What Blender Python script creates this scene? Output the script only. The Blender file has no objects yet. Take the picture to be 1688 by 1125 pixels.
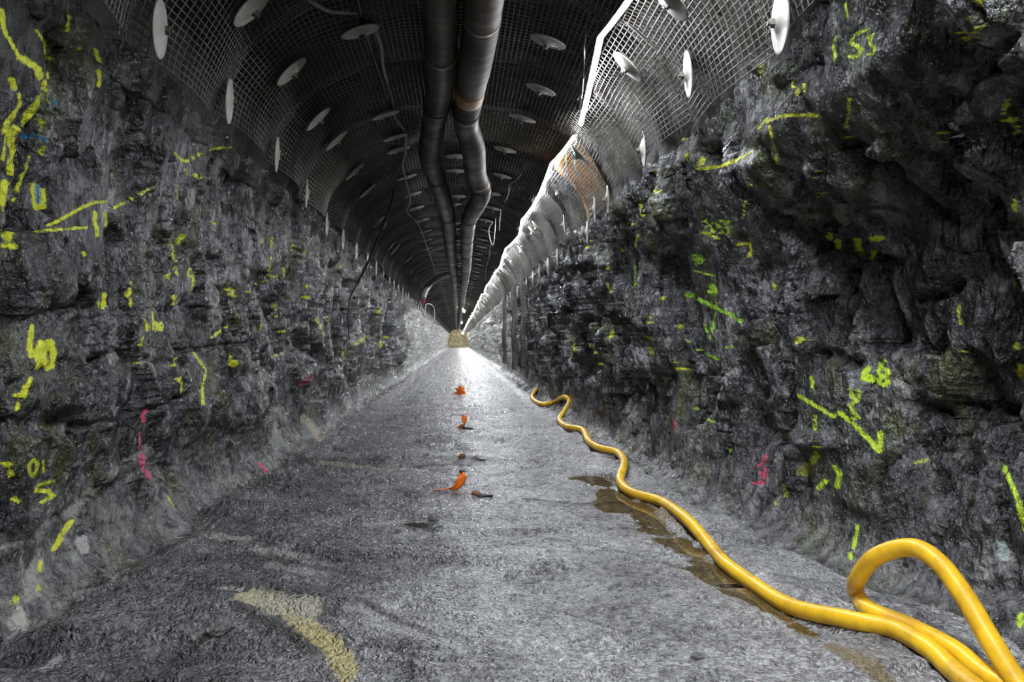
import bpy, bmesh, math, random
import numpy as np
from mathutils import Vector, Matrix
from mathutils.bvhtree import BVHTree
from mathutils.kdtree import KDTree

random.seed(7)
rng = np.random.default_rng(7)
SC = bpy.context.scene
COL = SC.collection
F = 1300.0                       # focal length in pixels of a 1688 px wide frame
CAMZ = 1.4
VPX = 755.0
A = math.atan((844 - VPX) / F)   # yaw to the right of the tunnel axis
CAM = Vector((0, 0, CAMZ))
FWD = Vector((math.sin(A), math.cos(A), 0)); RGT = Vector((math.cos(A), -math.sin(A), 0)); UP = Vector((0, 0, 1))

def ray(px, py):
    return FWD + RGT * ((px - 844) / F) + UP * ((562.5 - py) / F)
def at(px, py, Y):
    d = ray(px, py); return CAM + d * (Y / d.y)
def at_z(px, py, z):
    d = ray(px, py); return CAM + d * ((z - CAMZ) / d.z)

# ------------------------------------------------------------------ render look
SC.view_settings.view_transform = 'Standard'; SC.view_settings.look = 'None'
SC.view_settings.gamma = 1; SC.view_settings.use_curve_mapping = False
SC.view_settings.exposure = 0.4
w = bpy.data.worlds.new('world'); SC.world = w; w.use_nodes = True
w.node_tree.nodes['Background'].inputs[0].default_value = (.6, .7, 1, 1)
w.node_tree.nodes['Background'].inputs[1].default_value = 0.004
cam = bpy.data.cameras.new('camera'); camo = bpy.data.objects.new('camera', cam); COL.objects.link(camo)
cam.sensor_width = 36; cam.lens = F / 1688 * 36; cam.clip_end = 500; cam.clip_start = .05
camo.location = CAM; camo.rotation_euler = (math.pi / 2, 0, -A); SC.camera = camo

# ------------------------------------------------------------------ numpy noise
def _h(ix, iy, iz, s):
    n = (ix.astype(np.int64) * 374761393 + iy.astype(np.int64) * 668265263 + iz.astype(np.int64) * 1440662683 + s * 974634777) & 0xFFFFFFFF
    n = ((n ^ (n >> 13)) * 1274126177) & 0xFFFFFFFF
    n = ((n ^ (n >> 16)) * 2246822519) & 0xFFFFFFFF
    n = n ^ (n >> 15)
    return n.astype(np.float64) / 4294967296.0
def vnoise(P, s=0):
    I = np.floor(P).astype(np.int64); f = P - I; f = f * f * f * (f * (f * 6 - 15) + 10)
    r = 0
    for dx in (0, 1):
        for dy in (0, 1):
            for dz in (0, 1):
                wt = (f[:, 0] if dx else 1 - f[:, 0]) * (f[:, 1] if dy else 1 - f[:, 1]) * (f[:, 2] if dz else 1 - f[:, 2])
                r = r + wt * _h(I[:, 0] + dx, I[:, 1] + dy, I[:, 2] + dz, s)
    return r * 2 - 1
def fbm(P, s=0, o=4, g=.5):
    r = 0; a = 1; t = 0
    for k in range(o):
        r = r + a * vnoise(P * (2.03 ** k) + 17.3 * k, s + k); t += a; a *= g
    return r / t
def voro(P, size, s=0, jit=.95):
    size = np.array(size, float); Q = P / size
    I = np.floor(Q).astype(np.int64); n = len(P)
    F1 = np.full(n, 1e9); F2 = np.full(n, 1e9); C = np.zeros((n, 3)); K = np.zeros((n, 3), np.int64)
    for dx in (-1, 0, 1):
        for dy in (-1, 0, 1):
            for dz in (-1, 0, 1):
                c = I + np.array([dx, dy, dz])
                p = c + .5 + jit * (np.stack([_h(c[:, 0], c[:, 1], c[:, 2], s + q) for q in (1, 2, 3)], 1) - .5)
                d = np.abs(Q - p); d = (d ** 2).sum(1)
                m = d < F1
                F2 = np.where(m, F1, np.minimum(F2, d)); F1 = np.where(m, d, F1)
                C[m] = p[m]; K[m] = c[m]
    R = np.stack([_h(K[:, 0], K[:, 1], K[:, 2], s + q) for q in (11, 12, 13, 14)], 1)
    return R, (Q - C) * size, np.sqrt(F1), np.sqrt(F2)
def plates(P, size, amp, tilt, s, crack=0.0):
    R, v, f1, f2 = voro(P, size, s)
    d = amp * (R[:, 0] - .5) * 2 + tilt * ((R[:, 1] - .5) * 2 * v[:, 1] + (R[:, 2] - .5) * 2 * v[:, 2] + (R[:, 3] - .5) * 2 * v[:, 0])
    if crack: d = d - crack * np.clip(1 - (f2 - f1) / .08, 0, 1)
    return d
def tin(u, v, s):
    """continuous faceted noise: random heights joined by flat triangles"""
    k = (u + v) * .3660254; a = u + k; b = v + k
    i = np.floor(a).astype(np.int64); j = np.floor(b).astype(np.int64); fa = a - i; fb = b - j
    up = fa > fb; z = np.zeros_like(i)
    h0 = _h(i, j, z, s); h1 = np.where(up, _h(i + 1, j, z, s), _h(i, j + 1, z, s)); h2 = _h(i + 1, j + 1, z, s)
    big = np.maximum(fa, fb); sm = np.minimum(fa, fb)
    return 2 * (h0 * (1 - big) + h1 * (big - sm) + h2 * sm) - 1
def sstep(x, a, b):
    t = np.clip((x - a) / (b - a), 0, 1); return t * t * (3 - 2 * t)

# ------------------------------------------------------------------ materials
def mat(name):
    m = bpy.data.materials.new(name); m.use_nodes = True
    nt = m.node_tree; b = nt.nodes['Principled BSDF']
    return m, nt, b
def N(nt, t, **kw):
    n = nt.nodes.new(t)
    for k, v in kw.items():
        if k.startswith('i_'): n.inputs[k[2:].replace('_', ' ')].default_value = v
        else: setattr(n, k, v)
    return n
def ramp(nt, src, stops):
    r = nt.nodes.new('ShaderNodeValToRGB'); el = r.color_ramp.elements
    while len(el) < len(stops): el.new(.5)
    for e, (p, c) in zip(el, stops):
        e.position = p; e.color = (c, c, c, 1) if isinstance(c, (int, float)) else (*c, 1)
    nt.links.new(src, r.inputs[0]); return r
def math_n(nt, op, a, b=None, clamp=False):
    n = nt.nodes.new('ShaderNodeMath'); n.operation = op; n.use_clamp = clamp
    for i, v in enumerate((a, b)):
        if v is None: continue
        if isinstance(v, (int, float)): n.inputs[i].default_value = v
        else: nt.links.new(v, n.inputs[i])
    return n.outputs[0]
def mixc(nt, fac, a, b):
    n = nt.nodes.new('ShaderNodeMix'); n.data_type = 'RGBA'
    for i, v in ((0, fac), (6, a), (7, b)):
        if isinstance(v, (int, float)): n.inputs[i].default_value = v
        elif isinstance(v, tuple): n.inputs[i].default_value = (*v, 1)
        else: nt.links.new(v, n.inputs[i])
    return n.outputs[2]
def noise(nt, vec, scale, detail=6, rough=.6, lac=2.0):
    n = N(nt, 'ShaderNodeTexNoise'); n.inputs['Scale'].default_value = scale
    n.inputs['Detail'].default_value = detail; n.inputs['Roughness'].default_value = rough
    nt.links.new(vec, n.inputs['Vector']); return n.outputs['Fac']
def mapping(nt, vec, scale=(1, 1, 1), rot=(0, 0, 0)):
    n = N(nt, 'ShaderNodeMapping'); n.inputs['Scale'].default_value = scale; n.inputs['Rotation'].default_value = rot
    nt.links.new(vec, n.inputs['Vector']); return n.outputs[0]

def rock_material(name, dark, mid, pale, rough=(.35, .7), bump=.6, wall=True, far=None, moss=0.0, side=False):
    m, nt, b = mat(name); L = nt.links
    co = N(nt, 'ShaderNodeTexCoord').outputs['Object']
    st = mapping(nt, co, (1, 1, .55), (.35, 0, 0)) if wall else co
    n1 = noise(nt, st, 1.6, 8, .65); n2 = noise(nt, st, 9 if wall else 18, 8, .7); n3 = noise(nt, st, 55, 4, .7)
    s = math_n(nt, 'ADD', math_n(nt, 'MULTIPLY', n1, .45), math_n(nt, 'ADD', math_n(nt, 'MULTIPLY', n2, .35), math_n(nt, 'MULTIPLY', n3, .2)))
    c = ramp(nt, s, [(.36, dark), (.5, mid), (.66, pale)]).outputs[0]
    vc = N(nt, 'ShaderNodeTexVoronoi'); vc.inputs['Scale'].default_value = 13 if wall else 75
    L.new(st, vc.inputs['Vector']); hs = N(nt, 'ShaderNodeSeparateXYZ'); L.new(vc.outputs['Color'], hs.inputs[0])
    mul = ramp(nt, math_n(nt, 'ADD', math_n(nt, 'MULTIPLY', hs.outputs[0], .5), math_n(nt, 'MULTIPLY', n3, .5)), ([(.3, .3), (.5, .85), (.75, 2.1)] if wall else [(.25, .55), (.5, 1.0), (.75, 1.35)])).outputs[0]
    mm = N(nt, 'ShaderNodeMix', data_type='RGBA', blend_type='MULTIPLY'); mm.inputs[0].default_value = 1; L.new(c, mm.inputs[6]); L.new(mul, mm.inputs[7]); c = mm.outputs[2]
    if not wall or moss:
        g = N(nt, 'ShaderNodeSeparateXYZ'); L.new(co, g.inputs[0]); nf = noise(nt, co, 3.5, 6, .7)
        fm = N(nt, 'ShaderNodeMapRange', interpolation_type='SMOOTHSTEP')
        if wall:      # pale muck splashed over the wall foot
            fm.inputs[1].default_value = .62; fm.inputs[2].default_value = .1
            L.new(math_n(nt, 'ADD', g.outputs[2], math_n(nt, 'MULTIPLY', math_n(nt, 'SUBTRACT', nf, .5), 1.3)), fm.inputs[0])
            c = mixc(nt, math_n(nt, 'MULTIPLY', fm.outputs[0], .6), c, ramp(nt, n2, [(.36, (.02, .02, .022)), (.52, (.12, .12, .125)), (.66, (.36, .36, .37))]).outputs[0])
        else:         # left floor darkened, its weaker light put into the colour
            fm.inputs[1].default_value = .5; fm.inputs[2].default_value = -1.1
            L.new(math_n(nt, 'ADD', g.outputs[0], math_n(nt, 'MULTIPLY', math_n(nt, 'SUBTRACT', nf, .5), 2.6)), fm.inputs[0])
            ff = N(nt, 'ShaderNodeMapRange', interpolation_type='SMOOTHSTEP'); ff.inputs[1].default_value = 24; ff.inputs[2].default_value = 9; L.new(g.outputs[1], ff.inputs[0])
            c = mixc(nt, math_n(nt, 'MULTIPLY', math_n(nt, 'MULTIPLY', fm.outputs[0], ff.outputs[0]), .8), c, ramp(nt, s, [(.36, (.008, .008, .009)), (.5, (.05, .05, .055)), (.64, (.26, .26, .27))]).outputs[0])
    if moss:
        mo = math_n(nt, 'MULTIPLY', ramp(nt, noise(nt, st, 2.2, 7, .7), [(.52, 0.0), (.68, 1.0)]).outputs[0], moss)
        c = mixc(nt, mo, c, (.16, .2, .03))
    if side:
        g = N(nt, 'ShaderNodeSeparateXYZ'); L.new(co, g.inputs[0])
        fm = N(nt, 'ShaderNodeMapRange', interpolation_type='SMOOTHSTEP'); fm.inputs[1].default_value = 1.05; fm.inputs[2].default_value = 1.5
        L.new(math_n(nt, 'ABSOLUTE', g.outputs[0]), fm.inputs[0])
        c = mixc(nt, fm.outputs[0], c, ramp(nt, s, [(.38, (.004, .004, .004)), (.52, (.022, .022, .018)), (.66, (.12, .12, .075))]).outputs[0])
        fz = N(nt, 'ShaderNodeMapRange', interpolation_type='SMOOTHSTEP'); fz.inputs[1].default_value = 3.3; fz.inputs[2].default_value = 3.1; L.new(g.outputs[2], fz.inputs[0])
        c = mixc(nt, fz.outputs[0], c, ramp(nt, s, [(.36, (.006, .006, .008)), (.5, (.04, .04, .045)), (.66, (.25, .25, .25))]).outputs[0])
    if far:  # paler far tone: shotcreted walls, with the stronger light there put into the colour
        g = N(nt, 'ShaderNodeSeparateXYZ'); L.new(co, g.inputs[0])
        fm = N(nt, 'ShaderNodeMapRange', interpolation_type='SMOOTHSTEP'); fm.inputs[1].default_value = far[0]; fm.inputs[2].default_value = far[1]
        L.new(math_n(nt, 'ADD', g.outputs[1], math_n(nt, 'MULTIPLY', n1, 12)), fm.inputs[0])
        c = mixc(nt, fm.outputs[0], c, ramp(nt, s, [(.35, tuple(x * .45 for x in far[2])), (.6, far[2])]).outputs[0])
    at_ = N(nt, 'ShaderNodeAttribute', attribute_name='paint'); ac = N(nt, 'ShaderNodeAttribute', attribute_name='paint_colour')
    pn = math_n(nt, 'MULTIPLY', math_n(nt, 'SUBTRACT', noise(nt, co, 32, 6, .8), .5), 1.5)
    pm = N(nt, 'ShaderNodeMapRange', interpolation_type='SMOOTHSTEP'); pm.inputs[1].default_value = .34; pm.inputs[2].default_value = .66
    L.new(math_n(nt, 'ADD', at_.outputs['Fac'], math_n(nt, 'MULTIPLY', pn, math_n(nt, 'GREATER_THAN', at_.outputs['Fac'], .02))), pm.inputs[0])
    al = N(nt, 'ShaderNodeAttribute', attribute_name='paint_alpha')
    pf = math_n(nt, 'MULTIPLY', pm.outputs[0], al.outputs['Fac'])
    c = mixc(nt, pf, c, ac.outputs['Color'])
    L.new(c, b.inputs['Base Color'])
    rr = ramp(nt, n2, [(.35, rough[0]), (.62, rough[1])]).outputs[0]
    L.new(mixc(nt, pf, rr, (.55, .55, .55)), b.inputs['Roughness'])
    b.inputs['Specular IOR Level'].default_value = .6
    v = N(nt, 'ShaderNodeTexVoronoi'); v.inputs['Scale'].default_value = 26 if wall else 42
    wv = N(nt, 'ShaderNodeVectorMath', operation='ADD'); L.new(st, wv.inputs[0])
    nw = N(nt, 'ShaderNodeTexNoise'); nw.inputs['Scale'].default_value = 14; L.new(st, nw.inputs['Vector'])
    sc = N(nt, 'ShaderNodeVectorMath', operation='SCALE'); sc.inputs['Scale'].default_value = .1; L.new(nw.outputs['Color'], sc.inputs[0]); L.new(sc.outputs[0], wv.inputs[1])
    L.new(wv.outputs[0], v.inputs['Vector'])
    hgt = math_n(nt, 'ADD', math_n(nt, 'MULTIPLY', v.outputs['Distance'], .5 if wall else -.6),
                 math_n(nt, 'ADD', math_n(nt, 'MULTIPLY', noise(nt, st, 24, 4, .68), .9), math_n(nt, 'MULTIPLY', noise(nt, co, 60, 2, .6), .25)))
    bp = N(nt, 'ShaderNodeBump'); bp.inputs['Strength'].default_value = bump; bp.inputs['Distance'].default_value = .045 if wall else .06
    L.new(hgt, bp.inputs['Height']); L.new(bp.outputs[0], b.inputs['Normal'])
    return m
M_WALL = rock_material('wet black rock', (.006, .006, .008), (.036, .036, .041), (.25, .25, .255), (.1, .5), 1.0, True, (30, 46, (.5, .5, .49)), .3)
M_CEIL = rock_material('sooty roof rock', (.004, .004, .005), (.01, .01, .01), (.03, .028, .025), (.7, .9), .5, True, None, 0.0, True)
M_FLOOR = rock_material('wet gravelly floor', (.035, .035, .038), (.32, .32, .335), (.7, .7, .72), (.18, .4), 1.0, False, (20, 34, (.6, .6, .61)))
M_END = rock_material('ochre end rock', (.5, .48, .4), (.7, .68, .58), (.85, .83, .75), (.6, .9), .5)
M_STONE = rock_material('loose stone', (.05, .05, .055), (.12, .12, .12), (.3, .3, .3), (.4, .7), .5, False)
M_PALE = rock_material('pale stone', (.3, .3, .3), (.5, .5, .5), (.7, .7, .7), (.5, .8), .3, False)

def simple(name, col, rough=.5, metal=0.0, var=.25, scale=8, bump=0, spec=.5, col2=None, stretch=(1, 1, 1)):
    m, nt, b = mat(name); co = N(nt, 'ShaderNodeTexCoord').outputs['Object']
    n = noise(nt, mapping(nt, co, stretch), scale, 6, .65)
    c2 = col2 or tuple(min(1, x * (1 - var * 1.6)) for x in col)
    r = ramp(nt, n, [(.4, c2), (.58, col)]); nt.links.new(r.outputs[0], b.inputs['Base Color'])
    rr = ramp(nt, n, [(.35, min(1, rough * 1.3)), (.65, rough * .8)]); nt.links.new(rr.outputs[0], b.inputs['Roughness'])
    b.inputs['Metallic'].default_value = metal; b.inputs['Specular IOR Level'].default_value = spec
    if bump:
        bp = N(nt, 'ShaderNodeBump'); bp.inputs['Strength'].default_value = bump; bp.inputs['Distance'].default_value = .01
        nt.links.new(noise(nt, co, scale * 6, 5, .7), bp.inputs['Height']); nt.links.new(bp.outputs[0], b.inputs['Normal'])
    return m
M_WIRE = simple('galvanised wire', (.115, .112, .106), .45, .2, .3, 1.1, 0, .5, (.05, .043, .036))
M_RUST = simple('rusty wire', (.30, .15, .05), .7, .1, .3, 1.6, 0, .3, (.22, .19, .15))
nt = M_RUST.node_tree; b = nt.nodes['Principled BSDF']; src = b.inputs['Base Color'].links[0].from_socket
co = N(nt, 'ShaderNodeTexCoord').outputs['Object']; sx = N(nt, 'ShaderNodeSeparateXYZ'); nt.links.new(co, sx.inputs[0])
mr = N(nt, 'ShaderNodeMapRange', interpolation_type='SMOOTHSTEP'); mr.inputs[1].default_value = .75; mr.inputs[2].default_value = 1.25; nt.links.new(sx.outputs[0], mr.inputs[0])
nt.links.new(mixc(nt, mr.outputs[0], (.22, .21, .19), src), b.inputs['Base Color'])
M_PLATE = simple('galvanised plate', (.27, .265, .25), .5, .1, .2, 7, .15, .5, (.24, .22, .19))
M_BOLT = simple('dark bolt steel', (.12, .11, .1), .5, .6, .3, 20)
M_DUCT = simple('grimy brown duct', (.05, .038, .027), .46, 0, .3, 2.2, .25, .3, (.018, .014, .011))
M_BAND = simple('duct tape band', (.14, .12, .1), .35, .1, .3, 6, .1)
M_OCHRE = simple('ochre stained duct', (.34, .18, .035), .35, .1, .3, 4, .1)
M_HOSE = simple('yellow rubber hose', (.82, .50, .018), .38, 0, .25, 5, .04, .5, (.58, .33, .015))
M_BLACK = simple('black cable rubber', (.012, .012, .012), .45, 0, .2, 10)
M_GREY = simple('grey cable', (.3, .3, .3), .5, 0, .2, 10)
M_WHITEC = simple('white cable', (.65, .66, .68), .5, 0, .1, 10)
M_BLUE = simple('blue lead wire', (.05, .28, .55), .5, 0, .2, 10)
M_ORANGE = simple('orange flagging tape', (.95, .22, .01), .45, 0, .2, 14, .1, .5, (.75, .14, .005))
M_RED = simple('red plastic', (.5, .03, .05), .5, 0, .2, 10)
M_HOUS = simple('grey light housing', (.12, .12, .125), .5, .3, .1, 10)
M_STEEL = simple('grey steel pipe', (.35, .35, .35), .45, .5, .3, 10, .1)
M_RUSTY = simple('brown rusty scrap', (.25, .12, .06), .8, 0, .3, 10, .1)
M_ZIP = simple('pale tie', (.5, .5, .5), .5)

def emit(name, col, s):
    m, nt, b = mat(name); b.inputs['Base Color'].default_value = (*col, 1)
    b.inputs['Emission Color'].default_value = (*col, 1); b.inputs['Emission Strength'].default_value = s
    return m
M_LED = emit('white light diffuser', (.93, .96, 1), 185)
M_WARM = emit('warm lamp glass', (1, .84, .58), 130)

m, nt, b = mat('ochre water'); M_WATER = m
b.inputs['Base Color'].default_value = (.8, .6, .28, 1); b.inputs['Roughness'].default_value = .03
b.inputs['Transmission Weight'].default_value = .95; b.inputs['IOR'].default_value = 1.33
m, nt, b = mat('grey water'); M_WATER2 = m
b.inputs['Base Color'].default_value = (.6, .58, .55, 1); b.inputs['Roughness'].default_value = .03
b.inputs['Transmission Weight'].default_value = .95; b.inputs['IOR'].default_value = 1.33

# ------------------------------------------------------------------ object helpers
def np_mesh(name, V, Q, m, smooth=True):
    me = bpy.data.meshes.new(name); V = np.asarray(V, np.float32); Q = np.asarray(Q, np.int32)
    me.vertices.add(len(V)); me.vertices.foreach_set('co', V.ravel())
    k = Q.shape[1]; me.loops.add(Q.size); me.loops.foreach_set('vertex_index', Q.ravel())
    me.polygons.add(len(Q)); me.polygons.foreach_set('loop_start', np.arange(0, Q.size, k, dtype=np.int32))
    me.polygons.foreach_set('loop_total', np.full(len(Q), k, np.int32))
    me.polygons.foreach_set('use_smooth', np.full(len(Q), smooth, bool))
    me.update(calc_edges=True); me.validate()
    if m: me.materials.append(m)
    return me
def link(name, me, parent=None, loc=None):
    o = bpy.data.objects.new(name, me); COL.objects.link(o)
    if parent: o.parent = parent
    if loc is not None: o.location = loc
    return o
def tag(o, label, cat, group=None, kind=None):
    o['label'] = label; o['category'] = cat
    if group: o['group'] = group
    if kind: o['kind'] = kind
    return o
def empty(name, loc, label, cat, group=None):
    o = bpy.data.objects.new(name, None); COL.objects.link(o); o.location = loc; o.empty_display_size = .1
    return tag(o, label, cat, group)
def struct(name, me):
    o = link(name, me); o['kind'] = 'structure'; return o
def grid_quads(r, c):
    i = np.arange((r - 1) * c).reshape(r - 1, c)[:, :-1].ravel()
    return np.stack([i, i + 1, i + c + 1, i + c], 1)
def tube_np(P, R, n=8, cap=True):
    """swept tube along points P, radius R (scalar or per point): returns verts, quads"""
    P = np.asarray(P, float); k = len(P); R = np.broadcast_to(np.asarray(R, float), (k,))
    T = np.gradient(P, axis=0); T /= np.linalg.norm(T, axis=1)[:, None] + 1e-12
    u = np.cross(T[0], [0.31, 0.2, 1.0]); u /= np.linalg.norm(u); V = []
    a = np.arange(n) / n * 2 * np.pi
    for i in range(k):
        u = u - T[i] * np.dot(u, T[i]); u /= np.linalg.norm(u); v = np.cross(T[i], u)
        V.append(P[i] + R[i] * (np.cos(a)[:, None] * u + np.sin(a)[:, None] * v))
    V = np.concatenate(V); i = np.arange(k - 1)[:, None] * n; j = np.arange(n)[None]; j2 = (j + 1) % n
    Q = np.stack([(i + j), (i + j2), (i + n + j2), (i + n + j)], -1).reshape(-1, 4)
    if cap:
        b0 = len(V); V = np.concatenate([V, P[:1], P[-1:]])
        j = np.arange(n); j2 = (j + 1) % n
        Q = np.concatenate([Q, np.stack([np.full(n, b0), j2, j, j], 1)[:, [0, 1, 2, 2]]])
        e = (k - 1) * n
        Q = np.concatenate([Q, np.stack([np.full(n, b0 + 1), e + j, e + j2, e + j2], 1)])
    return V, Q
def faces_mesh(name, V, Q, m, smooth=True):
    """quads that may repeat their last index (triangles)"""
    me = bpy.data.meshes.new(name)
    fs = [tuple(q[:3]) if q[2] == q[3] else tuple(q) for q in np.asarray(Q).tolist()]
    me.from_pydata(np.asarray(V, float).tolist(), [], fs); me.polygons.foreach_set('use_smooth', [smooth] * len(fs))
    me.update(); me.materials.append(m); return me
def catmull(P, n=8):
    P = [np.asarray(p, float) for p in P]; P = [2 * P[0] - P[1]] + P + [2 * P[-1] - P[-2]]; out = []
    for i in range(1, len(P) - 2):
        for k in range(n):
            t = k / n; a, b, c, d = P[i - 1:i + 3]
            out.append(.5 * (2 * b + (c - a) * t + (2 * a - 5 * b + 4 * c - d) * t * t + (3 * b - a - 3 * c + d) * t ** 3))
    out.append(P[-2]); return np.array(out)
def tube_obj(name, P, R, m, parent=None, n=8, origin=None):
    V, Q = tube_np(P, R, n); o0 = np.asarray(P[0] if origin is None else origin, float)
    return link(name, faces_mesh(name, V - o0, Q, m), parent, None if parent else Vector(o0))

# ------------------------------------------------------------------ tunnel cross-section
SPR, SX, SZ, EXP = CAMZ + 1.2, 1.75, 1.4, 2.3        # springline and arch half axes
def arch_z(x, grow=0.0):
    a = np.clip(np.abs(x) / (SX + grow), 0, 1); return SPR + (SZ + grow) * (1 - a ** EXP) ** (1 / EXP)
def arch_pts(grow, zmin, n):
    """points over the arch from left foot to right foot, evenly spaced"""
    t = np.linspace(math.pi, 0, 4000)
    x = (SX + grow) * np.sign(np.cos(t)) * np.abs(np.cos(t)) ** (2 / EXP); z = SPR + (SZ + grow) * np.abs(np.sin(t)) ** (2 / EXP)
    k = z >= zmin; x = x[k]; z = z[k]
    s = np.concatenate([[0], np.cumsum(np.hypot(np.diff(x), np.diff(z)))]); q = np.linspace(0, s[-1], n)
    return np.interp(q, s, x), np.interp(q, s, z), s[-1]
# left and right wall profile (distance from the axis, height), from floor to behind the mesh
WP = np.array([(1.8, 0), (1.9, .05), (2.0, .15), (2.06, .3), (2.09, .55), (2.09, .9), (2.07, 1.6), (2.01, 2.3), (1.92, 2.75), (1.83, 2.98), (1.82, 3.1), (1.88, 3.2), (2.2, 3.3)])
def widen(x, y, z):
    """the near right rock stands farther out below the mesh, both feet spread a little"""
    lo = 1 - sstep(z, 1.9, 2.75)
    r = .62 * (1 - sstep(y, 3.2, 8.5)) * sstep(x, .9, 1.8); l = -.12 * (1 - sstep(y, 5, 10)) * sstep(-x, .9, 1.8)
    foot = (1 - sstep(z, .25, .8)) * sstep(np.abs(x), 1.0, 1.8) * np.sign(x)
    q = np.stack([0 * y + np.sign(x) * 9.7, y * .9, 0 * y], 1)
    return x + (r + l) * lo + foot * (.16 * fbm(q, 501, 4, .6) + .02)
def resample(P, step):
    s = np.concatenate([[0], np.cumsum(np.hypot(*np.diff(P, axis=0).T))]); n = int(s[-1] / step) + 1
    q = np.linspace(0, s[-1], n); return np.stack([np.interp(q, s, P[:, 0]), np.interp(q, s, P[:, 1])], 1)
wall_prof = resample(WP, .0125)
cx, cz, _ = arch_pts(.25, 3.04, 120)
ceil_prof = np.stack([cx, cz], 1)
floor_prof = np.stack([np.linspace(-1.8, 1.8, 210), np.zeros(210)], 1)
ys = list(np.arange(-7, 1.6, .15)); y = 1.7
while y < 172: ys.append(y); y += .0125 * max(1, y / 3.0) ** 1.5
ys.append(172.0); YS = np.array(ys)

def chan(x, y):
    """drain channel along the foot of the right wall"""
    cxs = np.interp(y, [3, 3.4, 3.75, 4.6, 5.2, 6.2, 7, 8], [1.85, 1.8, 1.72, 1.6, 1.56, 1.54, 1.42, 1.45])
    return np.exp(-((x - cxs) / .14) ** 2) * sstep(y, 2, 3) * (1 - sstep(y, 7.6, 9.5)) * (.75 + .4 * np.sin(y * 5.3) * np.sin(y * 2.1 + 1))
def floor_d(P):
    x, y = P[:, 0], P[:, 1]
    Q = np.stack([x, y, 0 * x], 1); W = np.stack([fbm(Q * 1.5, 5, 3), fbm(Q * 1.5, 9, 3), 0 * x], 1)
    q = Q + .35 * W
    d = plates(q, (1.7, .75, 1), .02, .035, 31, .012) + plates(q + 3, (.6, .3, 1), .006, .03, 37)
    d += .03 * fbm(Q * .7, 3, 3) + .011 * fbm(Q * 9, 13, 4, .65)
    R, v, f1, f2 = voro(Q + .01 * W, (.055, .055, 1), 51); d += .009 * (R[:, 0] - .3) * (1 - f1)
    rough = 1 - sstep(x, -1.3, -.3); d += rough * (.035 * fbm(Q * np.array([2.2, 3.5, 1]), 77, 4, .6) + plates(q, (.3, .16, 1), .012, .06, 78))
    d += .06 * np.exp(-((np.abs(x) - 1.8) / .2) ** 2)
    return d - .085 * chan(x, y)
def wall_yz(px, py, side):
    d = ray(px, py); x = 2.0
    for _ in range(12):
        p = CAM + d * (side * x / d.x); a = np.array([p.y]); z = np.array([p.z])
        x = .5 * x + .5 * float(np.interp(p.z, WP[:, 1], WP[:, 0]) + ((.62 * (1 - sstep(a, 3.2, 8.5)) if side > 0 else .12 * (1 - sstep(a, 5, 10))) * (1 - sstep(z, 1.9, 2.75)))[0]) - .01
    return p.y, p.z
LEFT_CRACKS = [([(150, 519), (250, 513), (330, 511), (378, 506)], .035, .018), ([(135, 606), (215, 592), (330, 580), (405, 566)], .05, .02), ([(145, 699), (255, 672), (335, 640)], .05, .02), ([(225, 520), (223, 590)], .04, .03),
 ([(60, 895), (110, 858), (230, 772), (268, 756)], .05, .025), ([(175, 867), (240, 832), (262, 812)], .05, .02), ([(375, 510), (390, 600), (392, 680)], .07, .05), ([(186, 340), (192, 420), (184, 470)], .05, .05), ([(100, 400), (120, 480), (150, 515)], .05, .04), ([(140, 70), (150, 150)], .09, .10), ([(185, 30), (205, 90)], .1, .1),
 ([(500, 560), (515, 575), (528, 590)], .16, .12), ([(40, 705), (85, 708), (135, 715)], .12, .07), ([(55, 618), (95, 614)], .07, .03), ([(470, 560), (475, 640)], .1, .08), ([(415, 470), (420, 560)], .09, .08)]
RIGHT_CRACKS = [([(1500, 0), (1518, 120), (1548, 280), (1590, 420), (1655, 680)], .10, .045), ([(1530, 120), (1610, 75), (1688, 40)], .12, .04), ([(1325, 200), (1330, 290), (1325, 400)], .13, .07), ([(1440, 150), (1500, 165)], .10, .05), ([(1560, 590), (1570, 670)], .14, .07), ([(1490, 680), (1600, 690)], .14, .05),
 ([(1210, 400), (1230, 480)], .12, .07), ([(1330, 595), (1420, 600)], .10, .05), ([(1045, 520), (1060, 600)], .12, .09), ([(1100, 540), (1110, 700)], .12, .08), ([(930, 480), (935, 600)], .12, .2), ([(980, 500), (985, 650)], .12, .16), ([(900, 500), (905, 620)], .12, .25), ([(1390, 420), (1440, 440)], .08, .04), ([(1480, 500), (1560, 470)], .1, .04), ([(1520, 975), (1600, 990), (1688, 985)], .12, .06), ([(1250, 380), (1290, 520)], .1, .06), ([(1640, 200), (1660, 330)], .1, .05)]
RIGHT_FACES = [(1395, 80, .34), (1180, 378, .5), (1160, 440, .5), (1170, 500, .55), (1165, 550, .4), (1030, 440, .4), (1240, 190, .3), (1443, 622, .24), (1350, 655, .3), (1420, 700, .28), (1370, 790, .2), (1395, 170, .24), (1300, 195, .25), (1262, 770, .2), (1415, 890, .2)]
LEFT_FACES = [(65, 585, .26), (250, 535, .22), (62, 785, .24), (25, 160, .3), (60, 90, .3), (160, 350, .3), (315, 455, .16), (330, 620, .22), (500, 480, .25), (320, 255, .22), (240, 700, .16), (45, 645, .16)]
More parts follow.
